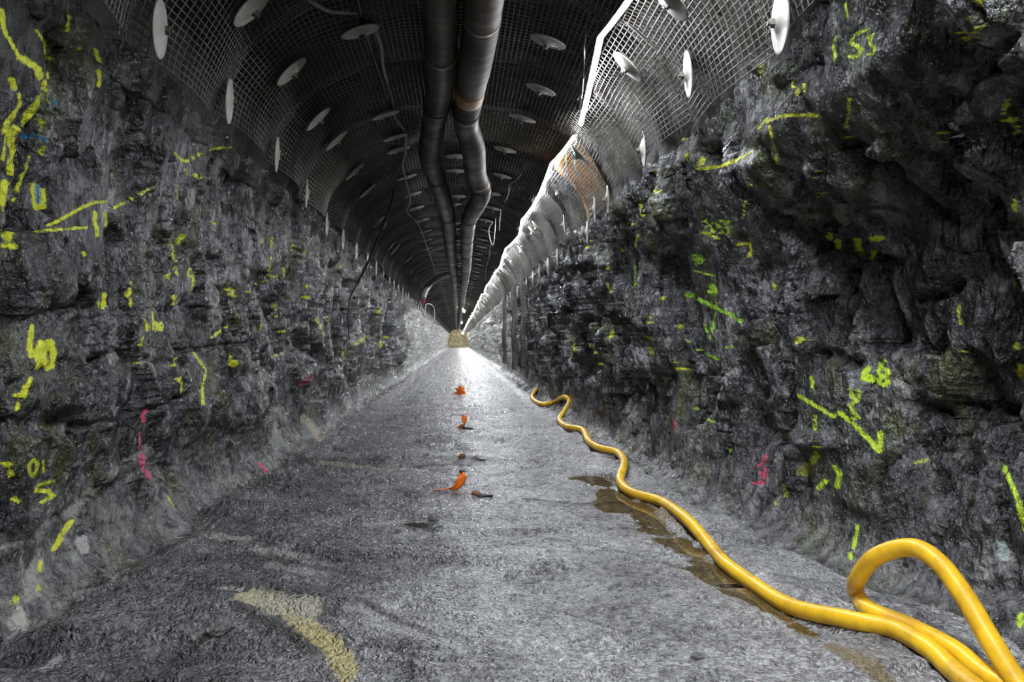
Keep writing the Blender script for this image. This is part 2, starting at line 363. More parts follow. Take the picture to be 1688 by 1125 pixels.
def cracks(P, right):
    d = np.zeros(len(P))
    for poly, depth, wd in (RIGHT_CRACKS if right else LEFT_CRACKS):
        Y = [wall_yz(px, py, 1 if right else -1) for px, py in poly]; best = np.full(len(P), 9.0)
        lo = min(q[0] for q in Y) - .6; hi = max(q[0] for q in Y) + .6; m = (P[:, 1] > lo) & (P[:, 1] < hi); p = P[m]
        if not len(p): continue
        wob = .05 * fbm(p * 3.1, 401, 3); bm_ = np.full(len(p), 9.0)
        for a, b in zip(Y[:-1], Y[1:]):
            ex, ez = b[0] - a[0], b[1] - a[1]; t = np.clip(((p[:, 1] - a[0]) * ex + (p[:, 2] - a[1]) * ez) / (ex * ex + ez * ez + 1e-9), 0, 1)
            bm_ = np.minimum(bm_, np.hypot(p[:, 1] + wob - a[0] - ex * t, p[:, 2] + wob - a[1] - ez * t))
        d[m] -= depth * np.clip(1.4 - bm_ / wd, 0, 1)
    return d
def rock_d(P, right):
    W = np.stack([fbm(P * 1.1, 61, 3), fbm(P * 1.1, 64, 3), fbm(P * 1.1, 67, 3)], 1)
    q = P + .18 * W; q3 = P + .04 * W
    r = .24 if right else -.35; c, s = math.cos(r), math.sin(r)
    u, v = q[:, 1] * c - q[:, 2] * s, q[:, 1] * s + q[:, 2] * c; u3, v3 = q3[:, 1] * c - q3[:, 2] * s, q3[:, 1] * s + q3[:, 2] * c
    if right:
        c_ = .19 * tin(u / .95, v / 1.7, 101); d = .15 * tin(u / .40, v / .85, 102) + .08 * tin(u3 / .19, v3 / .34, 103) + .027 * tin(u3 / .08, v3 / .13, 104) + .009 * tin(P[:, 1] / .034, P[:, 2] / .045, 105)
        d += plates(q, (3, .5, 2.2), .05, .10, 106, .05) + plates(q3, (3, .17, .6), .022, .12, 107, .02)
    else:
        c_ = .13 * tin(u / 1.6, v / 1.1, 201); d = .07 * tin(u / .65, v / .55, 202) + .036 * tin(u3 / .24, v3 / .22, 203) + .015 * tin(u3 / .09, v3 / .09, 204) + .006 * tin(P[:, 1] / .036, P[:, 2] / .036, 205)
        d += plates(q, (3, .9, 1.6), .035, .06, 206, .05) + plates(q3, (3, .25, .5), .012, .08, 207, .02)
    d += .012 * fbm(P * np.array([1, 3.2, 2.6]), 71, 4, .55)
    fl = np.zeros(len(P))                       # the flatter faces that carry the writing
    for px, py, rad in (RIGHT_FACES if right else LEFT_FACES):
        fy, fz = wall_yz(px, py, 1 if right else -1)
        fl = np.maximum(fl, 1 - sstep(np.hypot((P[:, 1] - fy) * .7, P[:, 2] - fz) + .05 * W[:, 0], rad * .65, rad))
    d = c_ * (1 - .3 * fl) + d * (1 - .86 * fl) + .02 * fl
    return d + cracks(P, right) * (1 - .7 * fl)

def sheet(prof, kind):
    n = len(prof); r = len(YS)
    if kind == 'wr': X, Z = prof[:, 0], prof[:, 1]
    elif kind == 'wl': X, Z = -prof[:, 0], prof[:, 1]
    else: X, Z = prof[:, 0], prof[:, 1]
    T = np.gradient(np.stack([X, Z], 1), axis=0); T /= np.linalg.norm(T, axis=1)[:, None]
    nx, nz = -T[:, 1], T[:, 0]
    sgn = -np.sign(nx * X + nz * (Z - (1.5 if kind == 'c' else np.clip(Z, 0, 2.9)))); nx, nz = nx * sgn, nz * sgn
    if kind[0] == 'w': k9 = Z > 2.9; nx = np.where(k9, -np.sign(X), nx); nz = np.where(k9, 0, nz)           # inward normal
    P = np.zeros((r, n, 3)); P[:, :, 0] = X; P[:, :, 1] = YS[:, None]; P[:, :, 2] = Z
    Nn = np.zeros((r, n, 3)); Nn[:, :, 0] = nx; Nn[:, :, 2] = nz
    P = P.reshape(-1, 3); P[:, 0] = widen(P[:, 0], P[:, 1], P[:, 2]); Nn = Nn.reshape(-1, 3); D = np.zeros_like(P)
    if kind == 'f':
        D[:, 2] = floor_d(P)
    else:
        right = kind == 'wr'
        if kind == 'c':
            ca = .28 + .4 * (1 - sstep(P[:, 2], 3.05, 3.35)); d = ca * np.where(P[:, 0] > 0, rock_d(P, True), rock_d(P, False))
            D = Nn * d[:, None]
        else:
            z = P[:, 2]; amp = .22 + .78 * sstep(z, .12, .8); amp = amp * (1 - .45 * sstep(z, 2.7, 3.0))
            amp = np.where(z <= 1e-6, 0, amp * sstep(z, -.01, .06))
            d = (rock_d(P, right) - .05) * amp - .07 * sstep(z, 2.65, 2.95)
            D = Nn * d[:, None]
            fe = 1 - sstep(z, 0, .3); m = fe > 0
            fd = np.zeros(len(P)); fd[m] = floor_d(P[m]); D[:, 2] += fd * fe
            D[:, 1] += amp * .05 * fbm(P * 4, 88, 3); D[:, 2] += amp * .04 * fbm(P * 4, 98, 3) * (1 - sstep(z, 2.9, 3.0))
    V = P + D
    return V, grid_quads(r, n)

# ------------------------------------------------------------------ paint strokes (traced from the photograph, cast onto the rock)
YEL, GRN, PNK, BLU, LIM = (.68, .74, .02), (.35, .68, .02), (.62, .04, .13), (.03, .2, .42), (.5, .72, .02)
def ell(cx, cy, rx, ry, a0=0, a1=360, n=14):
    return [(cx + rx * math.cos(math.radians(a0 + (a1 - a0) * i / n)), cy + ry * math.sin(math.radians(a0 + (a1 - a0) * i / n))) for i in range(n + 1)]
def S(ox, oy, items, col, al=1.0):
    """items: (half width in photo px, points in a 3x crop with origin ox,oy)"""
    return [([(ox + p[0] / 3, oy + p[1] / 3) for p in pts], wd, col, al) for wd, pts in items]
LEFT = []
LEFT += S(0, 0, [
 (5, [(8, 50), (20, 150), (60, 220), (95, 280)]), (8, [(95, 280), (150, 315), (190, 345), (200, 385)]), (2, [(180, 150), (215, 200), (225, 260)]),
 (4, [(225, 260), (238, 330), (230, 410)]), (6, [(230, 410), (210, 460), (180, 520), (140, 570), (115, 620)]), (5, [(58, 390), (70, 440)]),
 (4, [(95, 465), (100, 510), (70, 560)]), (7, [(70, 560), (28, 610), (30, 670), (80, 630)]), (3, [(25, 680), (20, 740), (12, 800)]), (5, [(55, 660), (50, 710), (70, 760), (55, 810), (50, 865)]),
 (3, [(205, 590), (190, 650)]), (3, [(340, 80), (335, 160)]), (6, [(400, 145), (395, 175)]), (3, [(392, 180), (388, 265)]), (4, [(475, 250), (490, 310)]), (4, [(487, 350), (490, 430)]),
 (3, [(240, 1115), (330, 1070), (400, 1030), (470, 1000), (530, 1000)]), (2.5, [(560, 1030), (620, 1000), (690, 965), (760, 920)]),
 (3, [(868, 760), (890, 785), (920, 800), (960, 780), (1000, 755)]), (2.5, [(1035, 740), (1100, 730), (1175, 728)]),
 (4, [(470, 1050), (470, 1120)]), (4, [(520, 1060), (525, 1125)]), (5, [(22, 900), (10, 1000), (30, 1080)]), (3, [(140, 770), (110, 860), (80, 940), (60, 1000)]),
 (2.5, [(220, 730), (195, 765)]), (2.5, [(965, 860), (985, 890), (1000, 860)]), (2, [(1045, 1095), (1085, 1120)]), (2, [(880, 920), (875, 990)]), (2, [(920, 840), (925, 880)]),
 (4, [(160, 910), (180, 1045)]), (4, [(208, 940), (222, 1020), (200, 1030)])], YEL)
LEFT += S(0, 0, [(4, [(115, 680), (160, 668), (210, 680), (230, 700)]), (3, [(120, 650), (142, 720)]), (4, [(187, 920), (185, 1010)]), (3, [(265, 515), (285, 505)])], BLU, .8)
LEFT += S(0, 375, [
 (8, [(40, 20), (20, 85), (60, 95)]), (3, [(55, 140), (65, 240), (100, 310), (115, 390)]), (4, [(0, 250), (20, 300)]),
 (5, [(158, 490), (150, 560), (147, 635), (205, 625)]), (5.5, [(205, 570), (188, 620), (190, 695)]), (5, ell(240, 630, 24, 68)),
 (4.5, [(160, 745), (120, 810), (85, 905)]), (4, [(75, 830), (130, 830)]), (3.5, ell(22, 1010, 12, 45)),
 (4, [(480, 0), (480, 50)]), (5, [(520, 20), (550, 50)]), (2.5, [(405, 90), (415, 150)]), (4, [(515, 330), (510, 400)]), (3, [(485, 370), (490, 400)]),
 (3, [(645, 270), (640, 330), (650, 390)]), (3, [(815, 235), (832, 255), (850, 215)]), (2.5, ell(942, 224, 11, 20)), (2.5, [(954, 235), (948, 320)]), (2.5, [(962, 262), (980, 275)]),
 (3, [(850, 80), (860, 150), (880, 240)]), (3, [(905, 40), (850, 100)]), (2.5, [(860, 385), (866, 335), (874, 385)]), (2.5, [(718, 440), (725, 510), (748, 488)]),
 (2.5, [(755, 420), (758, 510)]), (2.5, ell(768, 490, 10, 22)), (2.5, ell(797, 490, 8, 20)), (2.5, [(710, 540), (690, 590)]), (2, [(1110, 250), (1115, 280)]),
 (3, [(1100, 315), (1150, 300), (1160, 345), (1130, 330)]), (2.5, [(1215, 318), (1262, 320)]), (3, [(1045, 545), (1100, 505), (1150, 480)]),
 (3, [(960, 620), (985, 660), (1015, 700), (1010, 760)]), (3.5, [(1000, 775), (1000, 830), (1008, 880)]), (3, [(718, 780), (740, 800), (745, 832)]), (3, [(748, 770), (738, 800)]),
 (2, [(700, 640), (670, 690)]), (3, [(870, 640), (860, 690)]), (2.5, [(890, 745), (900, 800), (895, 850)]), (2, [(1165, 660), (1165, 700)]), (2, [(1142, 570), (1130, 690)]),
 (2.5, [(430, 0), (180, 20)])], YEL)
LEFT += S(0, 375, [(6, [(738, 885), (700, 920), (715, 960)]), (3, [(690, 1020), (690, 1120)])], PNK, .9)
LEFT += S(0, 750, [(4, [(700, 0), (710, 60), (740, 115)])], PNK, .8)
LEFT += S(0, 750, [(4, [(20, 40), (50, 110)]), (3.5, ell(165, 65, 20, 40)), (3, [(215, 30), (215, 90)]), (4, [(262, 130), (190, 150), (175, 180), (240, 180), (262, 205), (200, 240)]), (3.5, [(68, 212), (95, 240)]),
 (6, [(350, 335), (310, 385), (270, 465)]), (5, [(200, 535), (195, 575)]), (5, [(190, 660), (200, 665)]), (7, [(50, 720), (80, 720)]), (2.5, [(830, 210), (860, 260)])], YEL, .85)
LEFT += S(422, 375, [(3, [(80, 50), (75, 100)]), (2.5, [(35, 50), (35, 85)]), (3, [(178, 90), (182, 130)]), (3, [(240, 95), (246, 132)]), (2.5, [(70, 150), (65, 240), (130, 250)]), (4, [(135, 205), (146, 262)]),
 (2.5, [(0, 280), (60, 262)]), (3.5, [(250, 290), (237, 345), (265, 350), (262, 320)]), (3, [(95, 370), (97, 590)]), (2.5, [(100, 520), (150, 512)]), (3, [(300, 455), (340, 540)]), (2.5, ell(352, 462, 8, 18)),
 (3.5, [(490, 580), (560, 535)]), (3, [(615, 400), (610, 460)]), (3.5, [(612, 560), (622, 622)]), (2.5, [(620, 540), (655, 545)]), (3.5, [(430, 610), (432, 660)]), (2.5, [(95, 632), (118, 640)]), (2, [(415, 170), (416, 210)]), (2, [(705, 460), (705, 490)]),
 (2, [(330, 60), (325, 100)]), (2, [(190, 120), (215, 60)]), (2, [(20, 470), (30, 540)])], YEL, .85)
LEFT += S(422, 750, [(5, [(15, 45), (55, 85)])], PNK, .8)
LEFT += S(422, 375, [(9, [(235, 770), (280, 740)])], PNK, .25)
RIGHT = []
RIGHT += S(1266, 0, [(3.5, [(335, 180), (322, 240), (342, 330)]), (3.5, [(492, 150), (440, 162), (405, 208), (440, 228), (465, 250), (440, 280), (395, 280)]),
 (3.5, [(488, 182), (520, 172), (500, 215), (532, 240), (515, 268), (488, 275)]), (3, [(385, 20), (392, 90)]), (3, [(395, 450), (402, 540), (385, 640)]), (4, [(385, 655), (405, 700)])], LIM)
RIGHT += S(1266, 0, [(3.5, [(0, 600), (60, 575), (110, 570), (250, 570)]), (2, [(5, 620), (50, 820)]), (2.5, [(125, 370), (120, 430), (150, 440), (148, 470)]), (2.5, [(180, 410), (180, 455)]),
 (5, [(940, 170), (965, 150)]), (5, [(985, 180), (980, 230)]), (4, [(1030, 140), (1035, 190)]), (6, [(1030, 5), (1060, 10)]), (4, [(1150, 610), (1190, 580), (1230, 600), (1238, 680)]), (4, [(1180, 500), (1168, 560)]), (4, [(1238, 690), (1262, 690)]),
 (3, [(248, 820), (240, 890)]), (4, [(238, 980), (262, 960)]), (4, [(1215, 990), (1220, 1055)]), (3, [(855, 640), (870, 740)]), (3, [(990, 20), (1000, 100)])], YEL, .8)
RIGHT += S(844, 0, [(3, [(1178, 20), (1192, 105)]), (4, [(1230, 320), (1225, 385)]), (7, [(890, 630), (845, 690)]), (6, [(860, 770), (880, 800)]), (8, [(935, 790), (930, 830)]), (4, [(960, 832), (1045, 822)]), (4, [(1095, 800), (1190, 748)]), (5, [(710, 820), (715, 855)]),
 (2.5, [(1190, 880), (1150, 1010), (1145, 1085)]), (3, [(535, 1095), (610, 1115)]), (4, [(640, 1000), (630, 1060)]), (3, [(610, 1070), (660, 1065)]), (3, [(690, 930), (735, 970)]), (4, [(1258, 590), (1215, 640)])], YEL, .85)
RIGHT += [(p, 2, LIM, .9) for p in ([(1156, 366), (1164, 362), (1167, 369), (1157, 385), (1168, 384)], [(1176, 364), (1171, 374), (1177, 385), (1183, 375), (1177, 364)],
 [(1193, 364), (1186, 364), (1185, 373), (1192, 376), (1191, 384), (1184, 385)], [(1204, 366), (1196, 366), (1195, 374), (1202, 378), (1201, 386), (1194, 387)])]
RIGHT += S(844, 375, [(3, [(945, 25), (1030, 58)]), (2, [(378, 75), (362, 105), (368, 120), (376, 108), (366, 102)]), (2, ell(390, 82, 7, 14)), (2, [(396, 90), (392, 125)]), (2.5, [(400, 10), (412, 42)]), (3, [(620, 20), (610, 112)]), (4, [(545, 102), (550, 120)]), (6, [(470, 200), (492, 222)]), (3, [(475, 280), (485, 325)]),
 (3, [(690, 445), (700, 490)]), (2.5, [(665, 470), (720, 480)]), (4, [(688, 598), (702, 632)]), (4, [(490, 510), (492, 555)]), (3, [(665, 540), (700, 555)]),
 (5, [(840, 488), (845, 540)]), (5, [(845, 568), (840, 625)]), (4, [(818, 655), (815, 702)]), (3, [(858, 688), (860, 725)]), (3, [(215, 440), (188, 468)]), (3, [(308, 545), (300, 640)]), (3, [(205, 610), (210, 635)]), (3, [(380, 570), (440, 680)]),
 (3, [(870, 235), (860, 275)]), (3, [(1108, 85), (1160, 80)]), (3, [(1180, 60), (1175, 152)]), (3, [(740, 280), (746, 360)])], YEL, .8)
RIGHT += S(844, 375, [(2.5, ell(904, 150, 11, 14)), (2.5, [(914, 158), (906, 192)]), (2.5, [(928, 138), (943, 155), (936, 178), (922, 178), (928, 138)]), (2, [(888, 210), (1005, 242), (1010, 330), (1015, 390), (992, 480)]), (2.5, [(962, 342), (985, 282), (1000, 345)]), (2.5, [(968, 320), (998, 322)]),
 (4.5, [(850, 325), (930, 360), (1020, 405), (1080, 430), (1135, 470)]), (2.5, [(952, 478), (964, 522)]), (2.5, ell(990, 490, 9, 14)), (2.5, [(1000, 498), (972, 558)]), (3, [(610, 190), (605, 300)]), (2.5, [(660, 200), (680, 302)]), (3, [(748, 252), (776, 260)]),
 (3, [(932, 612), (1022, 656)]), (3, [(1055, 598), (1078, 588), (1102, 602)]), (2.5, [(870, 560), (930, 610)]), (3, [(900, 868), (930, 912), (970, 950), (1010, 972)]), (4, [(1075, 1080), (1080, 1112)])], GRN, .85)
RIGHT += S(844, 375, [(4, [(800, 960), (805, 1000)])], PNK, .6)
RIGHT += S(1266, 375, [(6, [(320, 20), (300, 70), (290, 100)]), (6, [(345, 70), (350, 100)]), (6, [(440, 60), (455, 120), (510, 160)]), (6, [(520, 55), (570, 55)]), (4, [(525, 120), (510, 165)]), (4, [(858, 240), (850, 310), (822, 355)]),
 (4, [(510, 680), (480, 710), (472, 750), (500, 775), (525, 750), (500, 725), (480, 735)]), (4, ell(570, 718, 22, 18)), (4, ell(572, 760, 22, 22)), (4, [(575, 660), (550, 700)])], LIM)
RIGHT += S(1266, 375, [(4, [(108, 730), (98, 800)]), (4.5, [(98, 800), (180, 850), (280, 910), (330, 940)]), (5, [(350, 915), (420, 970), (500, 1050), (550, 1105)]), (4.5, [(558, 1015), (548, 1115)]), (4, [(405, 800), (430, 860), (400, 890), (445, 940), (400, 950)]), (3.5, [(445, 810), (445, 860)]),
 (3, [(235, 930), (230, 1005)]), (3, [(242, 1045), (240, 1122)]), (3, [(212, 740), (222, 800)])], LIM, .9)
RIGHT += S(1266, 375, [(4, [(1228, 260), (1240, 375)]), (5, [(1245, 480), (1220, 540), (1222, 600)]), (5, [(1252, 680), (1262, 760)]), (4, [(968, 600), (960, 655)]), (3.5, [(945, 370), (955, 485)]), (3, [(25, 285), (42, 330)]), (4, [(140, 590), (150, 540)]), (4, [(185, 490), (210, 580)]), (3, [(640, 500), (595, 600)]), (3, [(900, 20), (890, 60)]), (4, [(1100, 430), (1125, 440)])], YEL, .6)
RIGHT += S(1266, 750, [(4.5, [(330, 60), (355, 90), (340, 165)]), (4.5, [(250, 165), (280, 130), (300, 130)]), (3.5, [(445, 350), (420, 465)]), (4, [(1160, 40), (1200, 140), (1240, 230), (1262, 380)]), (4, [(410, 490), (408, 520)]), (4, [(1255, 790), (1240, 850)])], LIM, .9)
RIGHT += S(1266, 750, [(6, [(240, 0), (200, 60), (180, 100)]), (4, [(80, 150), (90, 210)]), (3, [(35, 235), (45, 250)]), (6, [(740, 40), (790, 25)])], YEL, .5)
RIGHT += S(844, 750, [(5, [(1250, 5), (1222, 60)]), (4, [(1255, 70), (1240, 140), (1195, 140)]), (4, [(1255, 100), (1225, 90)])], PNK, .9)
DRK = (.025, .024, .022)
FLOORM = [
 ([(862, 823), (940, 830), (1040, 834)], 3, DRK, .85), ([(985, 797), (1018, 800)], 3, DRK, .8), ([(690, 768), (745, 766), (775, 768)], 4, DRK, .8), ([(500, 756), (560, 760), (640, 757)], 3, DRK, .7), ([(860, 880), (1000, 905), (1060, 918)], 2, DRK, .7), ([(420, 915), (520, 935), (630, 957)], 4, DRK, .7), ([(590, 985), (640, 1015), (720, 1050)], 5, DRK, .6),
 ([(780, 653), (860, 655)], 1.5, DRK, .8), ([(640, 668), (750, 664)], 1.2, DRK, .7), ([(700, 637), (840, 640)], 1, DRK, .6), ([(1080, 925), (1160, 948)], 3, DRK, .6), ([(845, 985), (930, 1010), (1050, 1050)], 3, DRK, .5), ([(390, 1000), (460, 1035), (520, 1075)], 7, DRK, .7),
 ([(398, 985), (440, 992)], 16, (.5, .46, .3), .95), ([(430, 990), (480, 1008), (512, 1004)], 18, (.48, .45, .36), .95), ([(470, 1010), (505, 1035)], 16, (.5, .45, .28), .95), ([(490, 1025), (520, 1052), (550, 1068), (568, 1095), (575, 1112)], 15, (.5, .43, .2), .95),
 ([(360, 968), (400, 972)], 4, (.4, .4, .38), .8), ([(575, 1000), (610, 1010), (650, 1035), (705, 1048)], 9, (.36, .36, .37), .8), ([(735, 1060), (770, 1070)], 7, (.4, .4, .42), .8),
 ([(318, 876), (360, 885), (410, 890)], 6, (.36, .36, .34), .8), ([(420, 905), (510, 918)], 5, (.36, .36, .35), .8), ([(440, 932), (520, 945)], 6, (.33, .33, .32), .7), ([(525, 762), (600, 770), (650, 775)], 4, (.38, .36, .27), .7),
 ([(340, 1065), (365, 1035)], 8, (.35, .35, .36), .7), ([(80, 1100), (92, 1090)], 8, (.4, .4, .42), .8), ([(800, 770), (860, 778), (920, 772)], 3, (.45, .45, .46), .7), ([(844, 910), (900, 906)], 3, (.6, .6, .62), .9), ([(600, 866), (670, 858)], 4, (.4, .4, .4), .7),
 ([(940, 830), (1040, 836)], 4, (.12, .1, .06), .8), ([(1050, 832), (1110, 850), (1150, 880)], 12, (.22, .12, .03), .7), ([(1000, 790), (1020, 800)], 5, (.3, .18, .08), .6), ([(1160, 920), (1190, 950), (1260, 1005), (1340, 1050)], 8, (.2, .12, .03), .7), ([(1380, 1070), (1440, 1100), (1460, 1125)], 16, (.2, .14, .03), .7)]
LEFTD = [([(30, 1005), (35, 1045), (20, 1065)], 12, (.45, .44, .4), .8), ([(60, 930), (55, 980)], 16, (.36, .36, .33), .7), ([(135, 890), (140, 910)], 8, (.45, .45, .45), .8),
 ([(240, 740), (150, 810), (110, 850)], 9, (.3, .3, .28), .6), ([(500, 690), (520, 710), (535, 735)], 10, (.45, .4, .3), .7), ([(215, 205), (210, 240), (230, 225)], 9, (.26, .26, .25), .6), ([(140, 300), (120, 310)], 11, (.24, .24, .25), .5), ([(250, 270), (235, 300)], 10, (.24, .24, .24), .5)]
RIGHTD = [([(1445, 310), (1450, 350)], 14, (.3, .33, .32), .6), ([(1650, 900), (1655, 920)], 9, (.35, .45, .45), .7), ([(1380, 330), (1390, 370)], 10, (.3, .29, .25), .5), ([(1000, 665), (1000, 680)], 4, (.35, .24, .1), .7), ([(1120, 830), (1160, 815)], 8, (.3, .3, .32), .6)]

def paint(me, V, Q, strokes):
    bvh = BVHTree.FromPolygons(V.tolist(), Q.tolist())
    pts = []
    for poly, wd, col, al in strokes:
        for (a, b) in zip(poly[:-1], poly[1:]):
            n = max(2, int(math.hypot(b[0] - a[0], b[1] - a[1]) / 1.5))
            for k in range(n):
                t = k / n; px = a[0] + (b[0] - a[0]) * t; py = a[1] + (b[1] - a[1]) * t
                h = bvh.ray_cast(CAM, ray(px, py).normalized(), 120)[0]
                if h is not None: pts.append((h, max(.007, (.72 if len(strokes) > 40 else 1) * wd / F * h.y), col, al))
    kd = KDTree(len(pts))
    KY = .42
    for i, p in enumerate(pts): kd.insert((p[0].x, p[0].y * KY, p[0].z), i)
    kd.balance()
    n = len(V); pa = np.zeros(n, np.float32); cc = np.zeros((n, 4), np.float32); cc[:, 3] = 1; aa = np.zeros(n, np.float32)
    ymax = max(p[0].y for p in pts) + .5; ymin = min(p[0].y for p in pts) - .5
    for i in np.nonzero((V[:, 1] > ymin) & (V[:, 1] < ymax))[0]:
        co, j, d = kd.find((V[i][0], V[i][1] * KY, V[i][2]))
        _, wd, col, al = pts[j]
        if d < 3 * wd + .03:
            pa[i] = max(0, 1 - .5 * d / wd); cc[i, :3] = col; aa[i] = al
    for nm, t, arr in (('paint', 'FLOAT', pa), ('paint_alpha', 'FLOAT', aa)):
        me.attributes.new(nm, t, 'POINT').data.foreach_set('value', arr)
    me.attributes.new('paint_colour', 'FLOAT_COLOR', 'POINT').data.foreach_set('color', cc.ravel())
    return bvh

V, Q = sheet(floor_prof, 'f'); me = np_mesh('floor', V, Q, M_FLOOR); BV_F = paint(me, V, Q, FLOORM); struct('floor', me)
V, Q = sheet(wall_prof, 'wl'); me = np_mesh('wall_left', V, Q, M_WALL); BV_L = paint(me, V, Q, LEFTD + LEFT); struct('wall_left', me)
V, Q = sheet(wall_prof, 'wr'); me = np_mesh('wall_right', V, Q, M_WALL); BV_R = paint(me, V, Q, RIGHTD + RIGHT); struct('wall_right', me)
V, Q = sheet(ceil_prof, 'c'); me = np_mesh('ceiling', V, Q, M_CEIL); BV_C = BVHTree.FromPolygons(V.tolist(), Q.tolist()); struct('ceiling', me)
# far end of the tunnel
gx, gz = np.meshgrid(np.linspace(-2.3, 2.3, 60), np.linspace(-.3, 4.4, 60)); P = np.stack([gx.ravel(), np.full(gx.size, 171.0), gz.ravel()], 1)
P[:, 1] += .5 * plates(P, (.8, 1, .8), .2, .3, 300); struct('wall_end', np_mesh('wall_end', P, grid_quads(60, 60), M_END))

def on_floor(px, py, lift=0.0):
    h = BV_F.ray_cast(CAM, ray(px, py).normalized(), 200)[0]
    if h is None: h = at_z(px, py, 0)
    return Vector((h.x, h.y, h.z + lift))
def floor_z(x, y):
    best = -1
    for bv in (BV_F, BV_L, BV_R):
        h = bv.ray_cast(Vector((x, y, .9)), Vector((0, 0, -1)), 1.4)[0]
        if h is not None: best = max(best, h.z)
    return best if best > -1 else 0.0

ORD = ['first', 'second', 'third', 'fourth', 'fifth', 'sixth', 'seventh', 'eighth', 'ninth', 'tenth', 'eleventh', 'twelfth', 'thirteenth', 'fourteenth', 'fifteenth',
       'sixteenth', 'seventeenth', 'eighteenth', 'nineteenth', 'twentieth']

# ------------------------------------------------------------------ wire mesh over the roof
PITCH, PLEN, CELL, CELLY = 1.5, 1.6, .043, .062
def bulge(u, v, var):
    """inward swell of a panel between its bolted edges; u over the arch 0..1, v along the tunnel 0..1"""
    e = np.sin(np.pi * np.clip(v, 0, 1)) ** 1.2
    side = np.clip((np.abs(2 * u - 1) - .6) / .3, 0, 1)
    return e * (.045 + .06 * side + .022 * np.sin(u * 11 + var * 2.3) + .012 * np.sin(u * 23 + var)) + .01 * np.sin(u * 37 + v * 3 + var)
def panel_mesh(var, m, drop):
    ax, az, L = arch_pts(-.01, CAMZ + 1.575 - drop, 240)
    T = np.gradient(np.stack([ax, az], 1), axis=0); T /= np.linalg.norm(T, axis=1)[:, None]; inx, inz = T[:, 1], -T[:, 0]
    U = np.linspace(0, 1, 240)
    def pt(u, v):
        b = bulge(u, v, var)
        return np.stack([np.interp(u, U, ax) + np.interp(u, U, inx) * b, v * PLEN, np.interp(u, U, az) + np.interp(u, U, inz) * b], -1)
    VV, QQ, off = [], [], 0
    nl, na = int(L / CELL), int(PLEN / CELLY)
    def add(P, r):
        nonlocal off
        v_, q_ = tube_np(P, r, 4, False); VV.append(v_); QQ.append(q_ + off); off += len(v_)
    for i in range(nl + 1): add(pt(np.full(13, i / nl), np.linspace(0, 1, 13)), .0042)
    for j in range(na + 1): P = pt(np.linspace(0, 1, 110), np.full(110, j / na)); add(P, .0042 if 0 < j < na else .007)
    return np_mesh('mesh_panel', np.concatenate(VV), np.concatenate(QQ), m, True)
variants = [panel_mesh(k, M_WIRE, d) for k, d in enumerate((.0, .05, -.03, .03))]
rusty = panel_mesh(5, M_RUST, .02)
y0 = 2.6; NP = 112
for i in range(NP):
    y = y0 + i * PITCH
    me = rusty if i == 4 else variants[(i * 7 + i // 3) % 4]
    o = link('mesh_panel', me, None, (0, y, 0))
    if i == 4: lb = 'rust-stained wire mesh roof panel, fifth from the camera, at the light line break'
    elif i < 18: lb = f'grey welded wire mesh panel bolted over the tunnel roof, {ORD[i]} from the camera'
    else: lb = 'wire mesh roof panel far along the tunnel past the branch duct'
    tag(o, lb, 'wire mesh', 'wire mesh panels over the roof')

# mesh sheets that hang down the right wall farther in
def wall_sheet(y, z0, z1, ylen, label):
    VV, QQ, off = [], [], 0
    def X(y_, z_): return 1.69 - .05 * np.sin(np.pi * (y_ / ylen)) - .02 * np.sin(z_ * 5)
    for z in np.arange(z0, z1, .07):
        yy = np.linspace(0, ylen, 8); v_, q_ = tube_np(np.stack([X(yy, z), yy, np.full(8, z)], 1), .005, 4, False); VV.append(v_); QQ.append(q_ + off); off += len(v_)
    for yq in np.arange(0, ylen + .01, .07):
        zz = np.linspace(z0, z1, 16); v_, q_ = tube_np(np.stack([X(yq, zz), np.full(16, yq), zz], 1), .005, 4, False); VV.append(v_); QQ.append(q_ + off); off += len(v_)
    o = link('wall_mesh', np_mesh('wall_mesh', np.concatenate(VV), np.concatenate(QQ), M_WIRE), None, (0, y, 0))
    tag(o, label, 'wire mesh', 'mesh sheets on the right wall')
wall_sheet(19.6, .75, 3.05, 1.6, 'wire mesh sheet hanging down the right rock wall, nearest of the three')
wall_sheet(22.6, .55, 3.05, 2.2, 'wire mesh sheet hanging down the right rock wall, middle of the three')
wall_sheet(27.5, .6, 3.05, 2.4, 'wire mesh sheet hanging down the right rock wall, farthest of the three')

# ------------------------------------------------------------------ bolt plates
def dish_mesh(r=.15):
    bm = bmesh.new(); prof = [(.02, .034), (.035, .034), (.05, .022), (.09, .014), (.135, .008), (.15, .009), (.152, .004), (.148, .0), (.05, .0), (.02, .0)]
    prof = [(a * r / .15, b) for a, b in prof]; n = 32; rings = []
    for a, b in prof: rings.append([bm.verts.new((a * math.cos(t * 2 * math.pi / n), a * math.sin(t * 2 * math.pi / n), b)) for t in range(n)])
    for p, q in zip(rings[:-1], rings[1:]):
        for t in range(n): bm.faces.new((p[t], p[(t + 1) % n], q[(t + 1) % n], q[t]))
    bm.faces.new(rings[0]); bm.faces.new(rings[-1][::-1])
    bmesh.ops.recalc_face_normals(bm, faces=bm.faces)
    me = bpy.data.meshes.new('plate'); bm.to_mesh(me); me.materials.append(M_PLATE)
    for p in me.polygons: p.use_smooth = True
    return me
def bolt_mesh():
    bm = bmesh.new()
    bmesh.ops.create_cone(bm, cap_ends=True, segments=6, radius1=.026, radius2=.024, depth=.022, matrix=Matrix.Translation((0, 0, .044)))
    bmesh.ops.create_cone(bm, cap_ends=True, segments=14, radius1=.013, radius2=.012, depth=.016, matrix=Matrix.Translation((0, 0, .06)))
    me = bpy.data.meshes.new('bolt'); bm.to_mesh(me); bm.free(); me.materials.append(M_BOLT); return me
